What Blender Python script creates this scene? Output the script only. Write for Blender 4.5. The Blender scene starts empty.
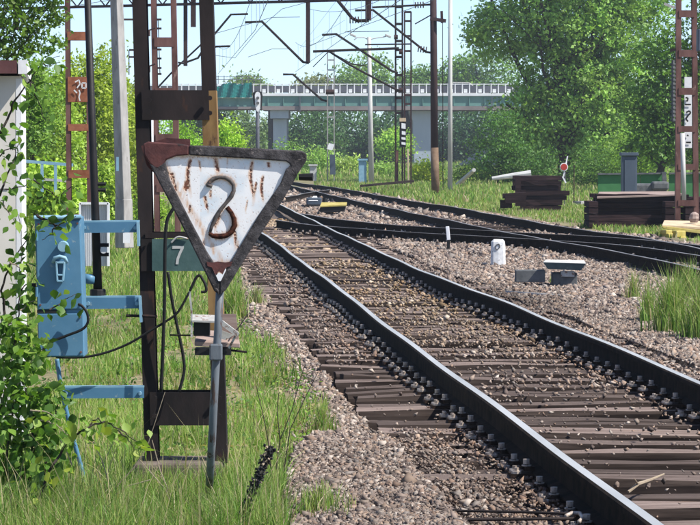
import bpy, math, random
import numpy as np
from mathutils import Vector, Matrix, Euler

random.seed(7)
RNG = np.random.default_rng(11)
scene = bpy.context.scene
COL = scene.collection

# ------------------------------------------------------------------ camera, sky, sun, exposure
F = 3200.0            # focal length in photo pixels (700 wide)
CAMZ = 1.57
PITCH = math.atan((262.5 - 150.0) / F)
cam_d = bpy.data.cameras.new('camera'); cam = bpy.data.objects.new('camera', cam_d); COL.objects.link(cam)
cam.location = (0, 0, CAMZ); cam.rotation_euler = (math.pi / 2 - PITCH, 0, 0)
cam_d.sensor_width = 36; cam_d.lens = F / 700 * 36; cam_d.clip_start = 0.5; cam_d.clip_end = 5000
scene.camera = cam
SUN = Vector((0.77, -0.32, 1.0)).normalized()
world = bpy.data.worlds.new('World'); scene.world = world; world.use_nodes = True
wn = world.node_tree.nodes; wl = world.node_tree.links
bg = wn['Background']; sky = wn.new('ShaderNodeTexSky'); sky.sky_type = 'NISHITA'; sky.sun_disc = False
sky.sun_elevation = math.asin(SUN.z); sky.sun_rotation = math.atan2(SUN.x, SUN.y)
sky.air_density = 0.5; sky.dust_density = 0.45; sky.ozone_density = 2.5
wl.new(sky.outputs[0], bg.inputs[0]); bg.inputs[1].default_value = 0.15
sl = bpy.data.lights.new('sun', 'SUN'); so = bpy.data.objects.new('sun', sl); COL.objects.link(so)
sl.energy = 5.0; sl.angle = math.radians(0.5); sl.color = (1.0, 0.955, 0.89)
so.rotation_euler = (-SUN).to_track_quat('-Z', 'Y').to_euler(); so.location = (20, -10, 40)
scene.view_settings.view_transform = 'Standard'; scene.view_settings.look = 'None'
scene.view_settings.exposure = 0.68; scene.view_settings.gamma = 1.0

# ------------------------------------------------------------------ helpers
def W(px, py, Y):
    """world point at depth Y seen at photo pixel (px, py)"""
    v = (px - 350) / F; w = (262.5 - py) / F
    dy = math.cos(PITCH) + w * math.sin(PITCH); dz = -math.sin(PITCH) + w * math.cos(PITCH)
    return Vector((v / dy * Y, Y, CAMZ + dz / dy * Y))
def G(px, py, z=0.0):
    """world point on the horizontal plane z seen at photo pixel"""
    v = (px - 350) / F; w = (262.5 - py) / F
    dy = math.cos(PITCH) + w * math.sin(PITCH); dz = -math.sin(PITCH) + w * math.cos(PITCH)
    t = (z - CAMZ) / dz
    return Vector((v * t, dy * t, z))

ORG = {}
def tag(o, label=None, cat=None, group=None, kind=None):
    if label: o['label'] = label
    if cat: o['category'] = cat
    if group: o['group'] = group
    if kind: o['kind'] = kind
    return o
def thing(name, loc, label, cat, group=None):
    o = bpy.data.objects.new(name, None); COL.objects.link(o); o.location = loc
    o.empty_display_size = 0.2; ORG[o] = Vector(loc)
    return tag(o, label, cat, group)
def link(name, me, parent=None, loc=None, rot=None):
    o = bpy.data.objects.new(name, me); COL.objects.link(o)
    if parent: o.parent = parent
    if loc is not None: o.location = loc
    if rot is not None: o.rotation_euler = rot
    ORG[o] = ORG.get(parent, Vector((0, 0, 0)))
    return o

class MB:
    def __init__(s): s.v = []; s.f = []; s.m = []
    def add(s, vs, fs, m=0):
        b = len(s.v); s.v += [tuple(p) for p in vs]; s.f += [tuple(b + i for i in f) for f in fs]; s.m += [m] * len(fs)
    def hexa(s, p, m=0):
        s.add(p, [(0, 3, 2, 1), (4, 5, 6, 7), (0, 1, 5, 4), (1, 2, 6, 5), (2, 3, 7, 6), (3, 0, 4, 7)], m)
    def box(s, c, d, rz=0, m=0, R=None):
        c = Vector(c); hx, hy, hz = d[0] / 2, d[1] / 2, d[2] / 2
        M = R if R is not None else Matrix.Rotation(rz, 3, 'Z')
        s.hexa([c + M @ Vector(q) for q in ((-hx, -hy, -hz), (hx, -hy, -hz), (hx, hy, -hz), (-hx, hy, -hz), (-hx, -hy, hz), (hx, -hy, hz), (hx, hy, hz), (-hx, hy, hz))], m)
    def bar(s, a, b, w, d, m=0, up=Vector((0, 1, 0))):
        a = Vector(a); b = Vector(b); t = (b - a).normalized()
        n = up - t * up.dot(t)
        if n.length < 1e-4: n = Vector((1, 0, 0)) - t * t.x
        n.normalize(); x = t.cross(n)
        q = [x * (w / 2 * i) + n * (d / 2 * j) for i, j in ((-1, -1), (1, -1), (1, 1), (-1, 1))]
        s.hexa([a + k for k in q] + [b + k for k in q], m)
    def prof(s, poly, a, b, m=0, up=Vector((0, 1, 0))):
        """extrude a 2-D profile (x, n) from a to b"""
        a = Vector(a); b = Vector(b); t = (b - a).normalized(); n = up - t * up.dot(t); n.normalize(); x = n.cross(t)
        k = len(poly); vs = [a + x * u + n * w for u, w in poly] + [b + x * u + n * w for u, w in poly]
        s.add(vs, [(i, (i + 1) % k, k + (i + 1) % k, k + i) for i in range(k)] + [tuple(range(k))[::-1], tuple(range(k, 2 * k))], m)
    def tube(s, pts, r, n=8, m=0, cap=True):
        pts = [Vector(p) for p in pts]; k = len(pts); rs = r if isinstance(r, (list, tuple)) else [r] * k
        vs = []; ref = None
        for i, p in enumerate(pts):
            t = (pts[min(i + 1, k - 1)] - pts[max(i - 1, 0)]).normalized()
            if ref is None: ref = Vector((0, 0, 1)) if abs(t.z) < 0.9 else Vector((0, 1, 0))
            a = (ref - t * ref.dot(t)).normalized(); ref = a; b = t.cross(a)
            vs += [p + (a * math.cos(2 * math.pi * j / n) + b * math.sin(2 * math.pi * j / n)) * rs[i] for j in range(n)]
        fs = [(i * n + j, i * n + (j + 1) % n, (i + 1) * n + (j + 1) % n, (i + 1) * n + j) for i in range(k - 1) for j in range(n)]
        if cap: fs += [tuple(range(n))[::-1], tuple(range((k - 1) * n, k * n))]
        s.add(vs, fs, m)
    def poly_y(s, pts, th, m=0):
        """polygon facing -Y (list of world points), given thickness backwards"""
        k = len(pts); vs = [Vector(p) for p in pts] + [Vector(p) + Vector((0, th, 0)) for p in pts]
        s.add(vs, [tuple(range(k)), tuple(range(k, 2 * k))[::-1]] + [(i, k + i, k + (i + 1) % k, (i + 1) % k) for i in range(k)], m)
    def mesh(s, name, mats, org=Vector((0, 0, 0)), smooth=False):
        me = bpy.data.meshes.new(name)
        me.from_pydata([(p[0] - org[0], p[1] - org[1], p[2] - org[2]) for p in s.v], [], s.f)
        for mt in (mats if isinstance(mats, (list, tuple)) else [mats]): me.materials.append(mt)
        me.polygons.foreach_set('material_index', s.m)
        if smooth: me.polygons.foreach_set('use_smooth', [True] * len(s.f))
        me.validate(); me.update()
        import bmesh as bmm
        b = bmm.new(); b.from_mesh(me); bmm.ops.recalc_face_normals(b, faces=b.faces); b.to_mesh(me); b.free()
        return me
    def build(s, name, mats, parent=None, smooth=False, bevel=0, own=None):
        org = ORG.get(parent, Vector((0, 0, 0)))
        if parent is None and own is not None: org = Vector(own)
        o = link(name, s.mesh(name, mats, org, smooth), parent)
        if parent is None: o.location = org; ORG[o] = org
        if bevel:
            md = o.modifiers.new('bevel', 'BEVEL'); md.width = bevel; md.segments = 2; md.limit_method = 'ANGLE'; md.angle_limit = 0.6
        return o

def np_mesh(name, V, Fq, mats, tint=None, org=(0, 0, 0), smooth=False):
    """V (n,3), Fq (m,k) same-size faces, tint (n,3) per-vertex base-colour variation"""
    me = bpy.data.meshes.new(name); V = np.asarray(V, np.float32) - np.asarray(org, np.float32)
    n, (m, k) = len(V), Fq.shape
    me.vertices.add(n); me.vertices.foreach_set('co', V.ravel())
    me.loops.add(m * k); me.loops.foreach_set('vertex_index', Fq.astype(np.int32).ravel())
    me.polygons.add(m); me.polygons.foreach_set('loop_start', np.arange(0, m * k, k, dtype=np.int32))
    me.polygons.foreach_set('loop_total', np.full(m, k, np.int32))
    if smooth: me.polygons.foreach_set('use_smooth', np.ones(m, bool))
    if tint is not None:
        at = me.attributes.new('tint', 'FLOAT_COLOR', 'POINT')
        at.data.foreach_set('color', np.c_[tint, np.ones(len(tint))].astype(np.float32).ravel())
    for mt in (mats if isinstance(mats, (list, tuple)) else [mats]): me.materials.append(mt)
    me.update(); return me

def vnoise(x, y, sc, seed=0):
    """smooth value noise 0..1, vectorised"""
    x = np.asarray(x, float) / sc; y = np.asarray(y, float) / sc
    xi = np.floor(x); yi = np.floor(y); fx = x - xi; fy = y - yi
    fx = fx * fx * (3 - 2 * fx); fy = fy * fy * (3 - 2 * fy)
    def h(a, b):
        q = np.sin(a * 127.1 + b * 311.7 + seed * 74.7) * 43758.5453
        return q - np.floor(q)
    return (h(xi, yi) * (1 - fx) + h(xi + 1, yi) * fx) * (1 - fy) + (h(xi, yi + 1) * (1 - fx) + h(xi + 1, yi + 1) * fx) * fy

# ------------------------------------------------------------------ materials
def newmat(name):
    m = bpy.data.materials.new(name); m.use_nodes = True
    nt = m.node_tree; return m, nt, nt.nodes['Principled BSDF']
def N(nt, t, **kw):
    n = nt.nodes.new(t)
    for k, v in kw.items(): setattr(n, k, v)
    return n
def ramp(nt, fac, stops):
    r = N(nt, 'ShaderNodeValToRGB'); e = r.color_ramp.elements
    while len(e) < len(stops): e.new(0.5)
    for i, (p, c) in enumerate(stops): e[i].position = p; e[i].color = (*c, 1)
    nt.links.new(fac, r.inputs[0]); return r.outputs[0]
def noise(nt, sc, stretch=(1, 1, 1), detail=5, rough=0.6, co='Object'):
    tc = N(nt, 'ShaderNodeTexCoord'); mp = N(nt, 'ShaderNodeMapping'); mp.inputs['Scale'].default_value = stretch
    nt.links.new(tc.outputs[co], mp.inputs[0]); n = N(nt, 'ShaderNodeTexNoise')
    n.inputs['Scale'].default_value = sc; n.inputs['Detail'].default_value = detail; n.inputs['Roughness'].default_value = rough
    nt.links.new(mp.outputs[0], n.inputs['Vector']); return n.outputs[0]
def mixc(nt, fac, a, b, mode='MIX'):
    m = N(nt, 'ShaderNodeMix', data_type='RGBA', blend_type=mode)
    for i, s in ((0, fac), (6, a), (7, b)):
        if isinstance(s, (int, float)): m.inputs[i].default_value = s
        elif isinstance(s, tuple): m.inputs[i].default_value = (*s, 1)
        else: nt.links.new(s, m.inputs[i])
    return m.outputs[2]
def bump(nt, p, h, st=0.4, d=0.01):
    b = N(nt, 'ShaderNodeBump'); b.inputs['Strength'].default_value = st; b.inputs['Distance'].default_value = d
    nt.links.new(h, b.inputs['Height']); nt.links.new(b.outputs[0], p.inputs['Normal'])
def surf(name, c1, c2, sc=8,  stretch=(1, 1, 1), rough=0.75, metal=0, spot=None, spot_sc=20, spot_cut=0.6, bmp=0.3, bd=0.004, rnd=0, lo=0.35, hi=0.65, spec=0.25, crack=0):
    m, nt, p = newmat(name)
    n1 = noise(nt, sc, stretch)
    c = ramp(nt, n1, [(lo, c1), (hi, c2)])
    if spot:
        n2 = noise(nt, spot_sc, stretch, 6, 0.65)
        c = mixc(nt, ramp(nt, n2, [(spot_cut, (0, 0, 0)), (spot_cut + 0.06, (1, 1, 1))]), c, spot)
    if crack:
        k = ramp(nt, noise(nt, crack, (0.35, 11, 3), 6, 0.75), [(0.36, (.35, .32, .30)), (0.42, (1, 1, 1)), (0.62, (1, 1, 1)), (0.70, (1.25, 1.2, 1.15))]); c = mixc(nt, 1.0, c, k, 'MULTIPLY')
    if rnd:
        oi = N(nt, 'ShaderNodeObjectInfo'); mr = N(nt, 'ShaderNodeMapRange')
        mr.inputs[3].default_value = 1 - rnd; mr.inputs[4].default_value = 1 + rnd
        nt.links.new(oi.outputs['Random'], mr.inputs[0]); c = mixc(nt, 1.0, c, mr.outputs[0], 'MULTIPLY')
    nt.links.new(c, p.inputs['Base Color']); p.inputs['Roughness'].default_value = rough; p.inputs['Metallic'].default_value = metal; p.inputs['Specular IOR Level'].default_value = spec
    if bmp: bump(nt, p, noise(nt, sc * 4, stretch, 6, 0.7), bmp, bd)
    return m

M = {}
M['rail_side'] = surf('rail_side', (0.010, 0.009, 0.008), (0.030, 0.022, 0.017), 10, rough=0.95, spot=(0.035, 0.022, 0.014), spot_sc=14, spot_cut=0.64, spec=.04)
M['rail_top'] = surf('rail_top', (0.36, 0.37, 0.36), (0.50, 0.505, 0.49), 3, (1, 0.2, 1), rough=0.5, metal=0.35, bmp=0.05)
M['rail_top_dull'] = surf('rail_top_dull', (0.24, 0.23, 0.22), (0.40, 0.385, 0.37), 3, (1, 0.2, 1), rough=0.5, metal=0.6, bmp=0.05)
M['sleeper_side'] = surf('shaded_creosote_side', (0.020, 0.015, 0.013), (0.055, 0.042, 0.036), 5, (0.35, 9, 4), rough=0.95, spec=.03)  # creosoted sides, darkened further to put gap shade into the colour
M['sleeper'] = surf('sleeper_wood', (0.13, 0.098, 0.085), (0.26, 0.205, 0.18), 5, (0.35, 9, 4), rough=0.9, spot=(0.30, 0.18, 0.11), spot_sc=1.4, spot_cut=0.62, bmp=1.0, bd=0.012, rnd=0.5, spec=.05, crack=3.2)
M['sleeper_dark'] = surf('sleeper_dark', (0.02, 0.016, 0.015), (0.08, 0.06, 0.052), 5, (0.3, 9, 6), rough=0.9, spec=.05, bmp=0.8, bd=0.01, rnd=0.35)
M['stack_wood'] = surf('stack_wood', (0.012, 0.008, 0.009), (0.05, 0.030, 0.030), 4, (0.4, 6, 9), rough=0.9, spot=(0.11, 0.085, 0.08), spot_sc=3, spot_cut=0.68, spec=.08, bmp=0.8, bd=0.01, rnd=0.35)
M['fastening'] = surf('rusty_fastening', (0.24, 0.19, 0.15), (0.55, 0.48, 0.42), 30, rough=0.5, metal=0.1)
M['plate_dark'] = surf('plate_dark', (0.02, 0.014, 0.011), (0.06, 0.038, 0.028), 20, rough=0.9, spec=.05)
M['dark_steel'] = surf('dark_steel', (0.009, 0.007, 0.007), (0.026, 0.018, 0.017), 7, (1, 1, 0.4), rough=0.8, spot=(0.05, 0.024, 0.016), spot_sc=9, spot_cut=0.62)
M['ochre_steel'] = surf('ochre_steel', (0.16, 0.09, 0.035), (0.32, 0.20, 0.08), 9, (1, 1, 0.3), rough=0.85, spot=(0.06, 0.03, 0.02), spot_sc=14, spot_cut=0.55)
M['black_pipe'] = surf('black_pipe', (0.008, 0.008, 0.009), (0.02, 0.018, 0.018), 9, rough=0.55)
M['cable'] = surf('black_cable', (0.006, 0.006, 0.006), (0.013, 0.013, 0.013), 9, rough=0.6, bmp=0)
M['rust_steel'] = surf('rust_steel', (0.08, 0.036, 0.030), (0.18, 0.092, 0.078), 5, (1, 1, 0.3), rough=0.8, spot=(0.34, 0.22, 0.18), spot_sc=7, spot_cut=0.66)
M['rust_plate'] = surf('rust_plate', (0.20, 0.065, 0.03), (0.34, 0.13, 0.07), 8, rough=0.85, spot=(0.40, 0.24, 0.08), spot_sc=9, spot_cut=0.64)
M['mast_brown'] = surf('mast_brown', (0.028, 0.015, 0.016), (0.055, 0.030, 0.029), 5, (1, 1, 0.3), rough=0.8)
M['concrete'] = surf('concrete', (0.22, 0.215, 0.205), (0.38, 0.37, 0.355), 6, (1, 1, 0.3), rough=0.9, spot=(0.2, 0.19, 0.18), spot_sc=14, spot_cut=0.63)
M['pale_pole'] = surf('pale_pole', (0.40, 0.40, 0.38), (0.52, 0.52, 0.50), 3, (1, 1, 0.3), rough=0.8)
M['pier'] = surf('pier_concrete', (0.30, 0.36, 0.40), (0.38, 0.44, 0.47), 0.7, (1, 1, 0.4), rough=0.9, bmp=0.1)
M['green_girder'] = surf('green_girder', (0.10, 0.22, 0.19), (0.13, 0.26, 0.225), 0.5, (1, 1, 2), rough=0.6, bmp=0)
M['soffit'] = surf('brown_girder', (0.17, 0.15, 0.14), (0.24, 0.21, 0.20), 0.5, rough=0.8, bmp=0)
M['white_rail'] = surf('white_rail_paint', (0.66, 0.67, 0.67), (0.76, 0.77, 0.77), 1, rough=0.6, bmp=0)
M['panel_grey'] = surf('panel_grey', (0.07, 0.075, 0.09), (0.11, 0.115, 0.13), 1, rough=0.6, bmp=0)
M['teal'] = surf('teal_tarpaulin', (0.005, 0.13, 0.12), (0.01, 0.18, 0.165), 1.2, rough=0.6, bmp=0.3, bd=0.05)
M['blue'] = surf('blue_paint', (0.07, 0.18, 0.285), (0.10, 0.225, 0.335), 5, rough=0.42, spot=(0.22, 0.30, 0.34), spot_sc=26, spot_cut=0.62, bmp=0.15)
M['blue_light'] = surf('pale_blue_paint', (0.17, 0.33, 0.43), (0.26, 0.43, 0.53), 7, rough=0.5, spot=(0.5, 0.5, 0.48), spot_sc=22, spot_cut=0.66, bmp=0.1)
M['plaster'] = surf('cream_plaster', (0.52, 0.49, 0.43), (0.60, 0.57, 0.51), 2.5, rough=0.9, spot=(0.42, 0.39, 0.34), spot_sc=3, spot_cut=0.66)
M['foot_tan'] = surf('foot_tan', (0.12, 0.075, 0.045), (0.19, 0.125, 0.08), 5, rough=0.8)
M['footing'] = surf('footing_dirty', (0.07, 0.055, 0.045), (0.15, 0.12, 0.10), 9, rough=0.95)
M['roof_red'] = surf('roof_edge_red', (0.085, 0.035, 0.035), (0.12, 0.05, 0.047), 6, rough=0.7)
M['white_trim'] = surf('white_trim', (0.60, 0.60, 0.60), (0.70, 0.70, 0.70), 6, rough=0.7)
M['post_paint'] = surf('post_paint', (0.085, 0.10, 0.115), (0.17, 0.19, 0.205), 9, (1, 1, 0.25), rough=0.5, spot=(0.075, 0.05, 0.04), spot_sc=25, spot_cut=0.54)
M['frame_black'] = surf('frame_black', (0.020, 0.018, 0.019), (0.085, 0.078, 0.08), 22, (1, 1, 1), rough=0.8, spot=(0.20, 0.17, 0.155), spot_sc=40, spot_cut=0.60, bmp=1.0, bd=.006)
M['frame_rust'] = surf('frame_rust', (0.055, 0.022, 0.022), (0.12, 0.045, 0.04), 10, rough=0.8, spot=(0.03, 0.02, 0.02), spot_sc=18, spot_cut=0.58, bmp=0.6)
M['raised_dark'] = surf('raised_dark', (0.045, 0.042, 0.04), (0.13, 0.11, 0.10), 30, rough=0.7, spot=(0.24, 0.11, 0.05), spot_sc=28, spot_cut=0.60)
M['raised_rust'] = surf('raised_rust', (0.022, 0.011, 0.009), (0.10, 0.038, 0.024), 60, rough=0.95, bmp=1.0, bd=.006, spec=.04)
M['green_plate'] = surf('green_plate', (0.04, 0.082, 0.078), (0.07, 0.125, 0.118), 9, rough=0.6, spot=(0.2, 0.24, 0.22), spot_sc=30, spot_cut=0.67)
M['pale_metal'] = surf('pale_metal', (0.30, 0.295, 0.28), (0.46, 0.455, 0.43), 12, rough=0.6, spot=(0.16, 0.085, 0.055), spot_sc=22, spot_cut=0.57)
M['wood_board'] = surf('wood_board', (0.22, 0.155, 0.13), (0.36, 0.28, 0.24), 8, (0.3, 1, 4), rough=0.85, spot=(0.12, 0.05, 0.03), spot_sc=16, spot_cut=0.64)
M['white_stone'] = surf('white_stone', (0.60, 0.60, 0.58), (0.78, 0.78, 0.76), 16, rough=0.9, spot=(0.28, 0.27, 0.26), spot_sc=20, spot_cut=0.60)
M['box_teal'] = surf('box_teal', (0.035, 0.058, 0.068), (0.06, 0.09, 0.10), 9, rough=0.6, spot=(0.3, 0.3, 0.28), spot_sc=25, spot_cut=0.67)
M['grey_dark'] = surf('grey_dark', (0.07, 0.075, 0.078), (0.13, 0.135, 0.135), 9, rough=0.8)
M['yellow'] = surf('yellow_paint', (0.36, 0.29, 0.06), (0.50, 0.42, 0.15), 6, rough=0.7, spot=(0.25, 0.2, 0.12), spot_sc=12, spot_cut=0.62)
M['yellow_pale'] = surf('yellow_concrete', (0.45, 0.34, 0.22), (0.60, 0.48, 0.33), 5, rough=0.9)
M['green_wall'] = surf('green_wall', (0.035, 0.14, 0.045), (0.06, 0.20, 0.07), 2, rough=0.7)
M['slate_box'] = surf('slate_box', (0.055, 0.075, 0.10), (0.08, 0.105, 0.135), 3, (1, 1, 0.4), rough=0.6)
M['red'] = surf('red_paint', (0.36, 0.035, 0.025), (0.46, 0.06, 0.04), 8, rough=0.6)
M['white'] = surf('white_paint', (0.70, 0.71, 0.72), (0.80, 0.80, 0.80), 10, rough=0.6, bmp=0)
M['black'] = surf('black_paint', (0.01, 0.01, 0.01), (0.02, 0.02, 0.02), 10, rough=0.6, bmp=0)
M['bark'] = surf('bark', (0.022, 0.018, 0.014), (0.06, 0.048, 0.04), 6, (1, 1, 0.3), rough=0.95, bmp=0.8, bd=0.02)
M['bark_pale'] = surf('dry_stem', (0.22, 0.17, 0.12), (0.34, 0.28, 0.20), 6, (1, 1, 0.3), rough=0.95)
M['ceramic'] = surf('insulator_ceramic', (0.035, 0.02, 0.018), (0.06, 0.035, 0.03), 5, rough=0.25, bmp=0)
M['wire'] = surf('wire', (0.10, 0.11, 0.115), (0.16, 0.17, 0.175), 5, rough=0.6, bmp=0)
M['ribbed'] = surf('ribbed_sheet', (0.48, 0.49, 0.50), (0.60, 0.61, 0.62), 2, (1, 1, 0.3), rough=0.6, spot=(0.34, 0.28, 0.22), spot_sc=5, spot_cut=0.68)
M['glass'] = surf('car_glass', (0.05, 0.06, 0.07), (0.07, 0.08, 0.09), 2, rough=0.15, bmp=0)

def enamel():
    m, nt, p = newmat('rusty_white_enamel')
    base = ramp(nt, noise(nt, 5, (1, 1, 0.6)), [(0.35, (0.62, 0.66, 0.70)), (0.62, (0.80, 0.80, 0.79))])
    st = ramp(nt, noise(nt, 9, (2.6, 1, 0.22), 8, 0.62), [(0.52, (0, 0, 0)), (0.66, (1, 1, 1))])
    c = mixc(nt, mixc(nt, 1.0, st, (0.62, 0.62, 0.62), 'MULTIPLY'), base, (0.62, 0.40, 0.25))
    s2 = ramp(nt, noise(nt, 16, (2.0, 1, 0.45), 8, 0.7), [(0.595, (0, 0, 0)), (0.635, (1, 1, 1))])
    c = mixc(nt, s2, c, (0.20, 0.075, 0.04))
    s3 = ramp(nt, noise(nt, 60, (1.6, 1, 1), 4, 0.6), [(0.66, (0, 0, 0)), (0.70, (1, 1, 1))])
    c = mixc(nt, s3, c, (0.16, 0.10, 0.08))
    nt.links.new(c, p.inputs['Base Color']); p.inputs['Roughness'].default_value = 0.45
    bump(nt, p, s2, 0.3, -0.002); return m
M['enamel'] = enamel()

def attr_mat(name, trans=0.0, rough=0.9, bmp=0, jit=0.0, coarse=0):
    m, nt, p = newmat(name)
    a = N(nt, 'ShaderNodeAttribute', attribute_name='tint'); c = a.outputs['Color']
    if bmp:
        c = mixc(nt, 1.0, c, ramp(nt, noise(nt, 45 if not coarse else coarse, detail=6, rough=0.7), [(0.3, (0.62, 0.62, 0.62)), (0.7, (1.3, 1.3, 1.3))]), 'MULTIPLY')
    nt.links.new(c, p.inputs['Base Color']); p.inputs['Roughness'].default_value = rough
    p.inputs['Specular IOR Level'].default_value = 0.3 if trans else 0.06
    if bmp: bump(nt, p, noise(nt, 60 if not coarse else coarse, detail=6, rough=0.7), bmp, 0.01)
    if trans:
        t = N(nt, 'ShaderNodeBsdfTranslucent'); nt.links.new(mixc(nt, 1.0, c, (1.25, 1.35, 0.6), 'MULTIPLY'), t.inputs[0])
        mx = N(nt, 'ShaderNodeMixShader'); mx.inputs[0].default_value = trans
        nt.links.new(p.outputs[0], mx.inputs[1]); nt.links.new(t.outputs[0], mx.inputs[2])
        nt.links.new(mx.outputs[0], nt.nodes['Material Output'].inputs[0])
    return m
M['leaf'] = attr_mat('leaf', 0.38, 0.5)
M['blade'] = attr_mat('grass_blade', 0.35, 0.6)
M['stone'] = attr_mat('crushed_stone', 0, 0.9, 0)
M['ground'] = attr_mat('ground_soil', 0, 0.95, 0.8, coarse=9)

# ------------------------------------------------------------------ track geometry from the photograph's rails
ZR = 0.17            # railhead height above sleeper tops
def rail_world(px): return [G(a, b, ZR) for a, b in px]
def resample(pts, step=0.5):
    """function of Y (depth) -> X by smooth interpolation"""
    pts = sorted(pts, key=lambda p: p.y); ys = np.array([p.y for p in pts]); xs = np.array([p.x for p in pts])
    yy = np.arange(ys[0], ys[-1] + 1e-6, step); xx = np.interp(yy, ys, xs)
    k = np.ones(7) / 7
    xp = np.pad(xx, 3, mode='reflect', reflect_type='odd'); xx = np.convolve(xp, k, 'valid')
    return yy, xx
mainL = resample(rail_world([(800, 629), (700, 555), (649, 517), (600, 482), (554, 448.5), (500, 409), (480, 395), (451, 374), (420, 350), (380, 320), (351, 297.5), (301, 260.5), (280, 245), (265, 234.5), (240, 217), (220, 204), (190, 186)]))
mainR = resample(rail_world([(900, 478), (800, 430), (700, 384), (671, 370), (643, 357.5), (600, 340), (557, 322.5), (529, 311), (500, 299), (460, 286), (422, 271), (397, 259), (366, 245.5), (340, 233), (328, 227.5), (300, 214), (281, 205), (262, 195.5), (240, 185.5), (222, 178)]))
t2U = resample(rail_world([(840, 266), (700, 245.5), (662, 241), (580, 235.5), (525, 232), (460, 228.7), (397, 225), (340, 220.2), (300, 213)]))
t2L = resample(rail_world([(830, 277), (700, 254.5), (640, 247), (580, 241.5), (525, 239), (460, 235), (400, 230.8), (322, 226), (272, 220)]))
t3U = resample(rail_world([(860, 290), (700, 248.5), (640, 237), (580, 229), (542, 223.5), (503, 216), (460, 208), (400, 199), (340, 188), (300, 183), (250, 174)]))
t3L = resample(rail_world([(800, 300), (700, 268.5), (669, 262), (623, 252), (580, 245.5), (545, 239.5), (482, 227), (460, 222.5), (414, 213), (376, 205), (353, 200), (310, 190), (262, 179)]))
def XL(y): return np.interp(y, *mainL)
def XR(y): return np.interp(y, *mainR)
def X3(y): return np.interp(y, *t3U)
EDGE_PX = [(250, 232), (241, 250), (240, 280), (252, 320), (285, 350), (312, 372), (328, 400), (318, 430), (292, 465), (285, 500), (290, 560)]
_e = sorted([G(a, b, 0) for a, b in EDGE_PX], key=lambda p: p.y)
EY = [p.y for p in _e]; EX = [p.x for p in _e]
def XE(y):
    y = np.asarray(y, float); e = np.interp(y, EY, EX)
    return np.where(y > EY[-1], XL(np.minimum(y, 110)) - 0.5, e)
SP = 0.52; S0 = 12.2
def gheight(x, y):
    x = np.asarray(x, float); y = np.asarray(y, float)
    xl, xr, xe = XL(y), XR(y), XE(y)
    z = -0.04 + 0.05 * (vnoise(x, y, 0.9, 1) - 0.5) + 0.02 * (vnoise(x, y, 0.23, 2) - 0.5)
    inside = (x > xl - 0.62) & (x < xr + 0.62) & (y < 80)
    near = np.clip((50 - y) / 6, 0, 1)
    z = np.where(inside, -0.058 - 0.062 * near + 0.015 * (vnoise(x, y, 0.2, 3) - 0.5), z)
    # ballast heaped over the sleeper ends on the near left
    heap = np.clip((18.3 - y) / 1.0, 0, 1) * np.clip((xl - 0.22 - x) / 0.1, 0, 1) * (x > xe)
    z = z + heap * 0.088
    z = np.where((x > xr + 0.62) & (y < 60), z + 0.05, z)
    d = np.clip((xe - x) / 1.5, 0, 1)
    z = z - d * 0.10 + d * 0.08 * (vnoise(x, y, 1.7, 5) - 0.5)
    return z - 0.01

def build_ground():
    ys = np.unique(np.concatenate([np.linspace(-40, 11, 8), np.arange(11, 36, 0.12), np.arange(36, 80, 0.4), np.arange(80, 300, 4), np.geomspace(300, 3500, 14)]))
    xs = np.unique(np.concatenate([-np.geomspace(9, 2500, 14), np.arange(-9, -2, 0.5), np.arange(-2, 5, 0.11), np.arange(5, 12, 0.4), np.geomspace(12, 2500, 14)]))
    X, Y = np.meshgrid(xs, ys); Z = gheight(X, Y)
    Z = np.where((np.abs(X) > 12) | (Y > 140), -0.08, Z)
    nx, ny = len(xs), len(ys); V = np.c_[X.ravel(), Y.ravel(), Z.ravel()]
    i = (np.arange(ny - 1)[:, None] * nx + np.arange(nx - 1)[None, :]).ravel()
    Fq = np.c_[i, i + 1, i + nx + 1, i + nx]
    x, y = V[:, 0], V[:, 1]
    bal = ((x > XE(y)) & (x < np.where(y > 46, X3(y) + 1.3, 30)) & (y < 140) & (y > 8)).astype(float)
    n = vnoise(x, y, 1.3, 8)[:, None]; n2 = vnoise(x, y, 0.35, 9)[:, None]
    soil = np.array([0.17, 0.16, 0.085]) * (0.7 + 0.5 * n2) + n * np.array([0.09, 0.06, 0.045])
    bst = np.array([0.13, 0.105, 0.092]) * (0.6 + 0.6 * n2)
    oily_gap_shade = ((x > XL(y)- .5) & (x < XR(y) + .5) & (y < 34))[:, None]; bst = bst * (1 - .6 * oily_gap_shade); t = soil * (1 - bal[:, None]) + bst * bal[:, None]  # oily bed between the rails, darkened so the sleeper gaps look shaded
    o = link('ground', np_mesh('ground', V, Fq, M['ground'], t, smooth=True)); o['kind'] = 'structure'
build_ground()

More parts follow.
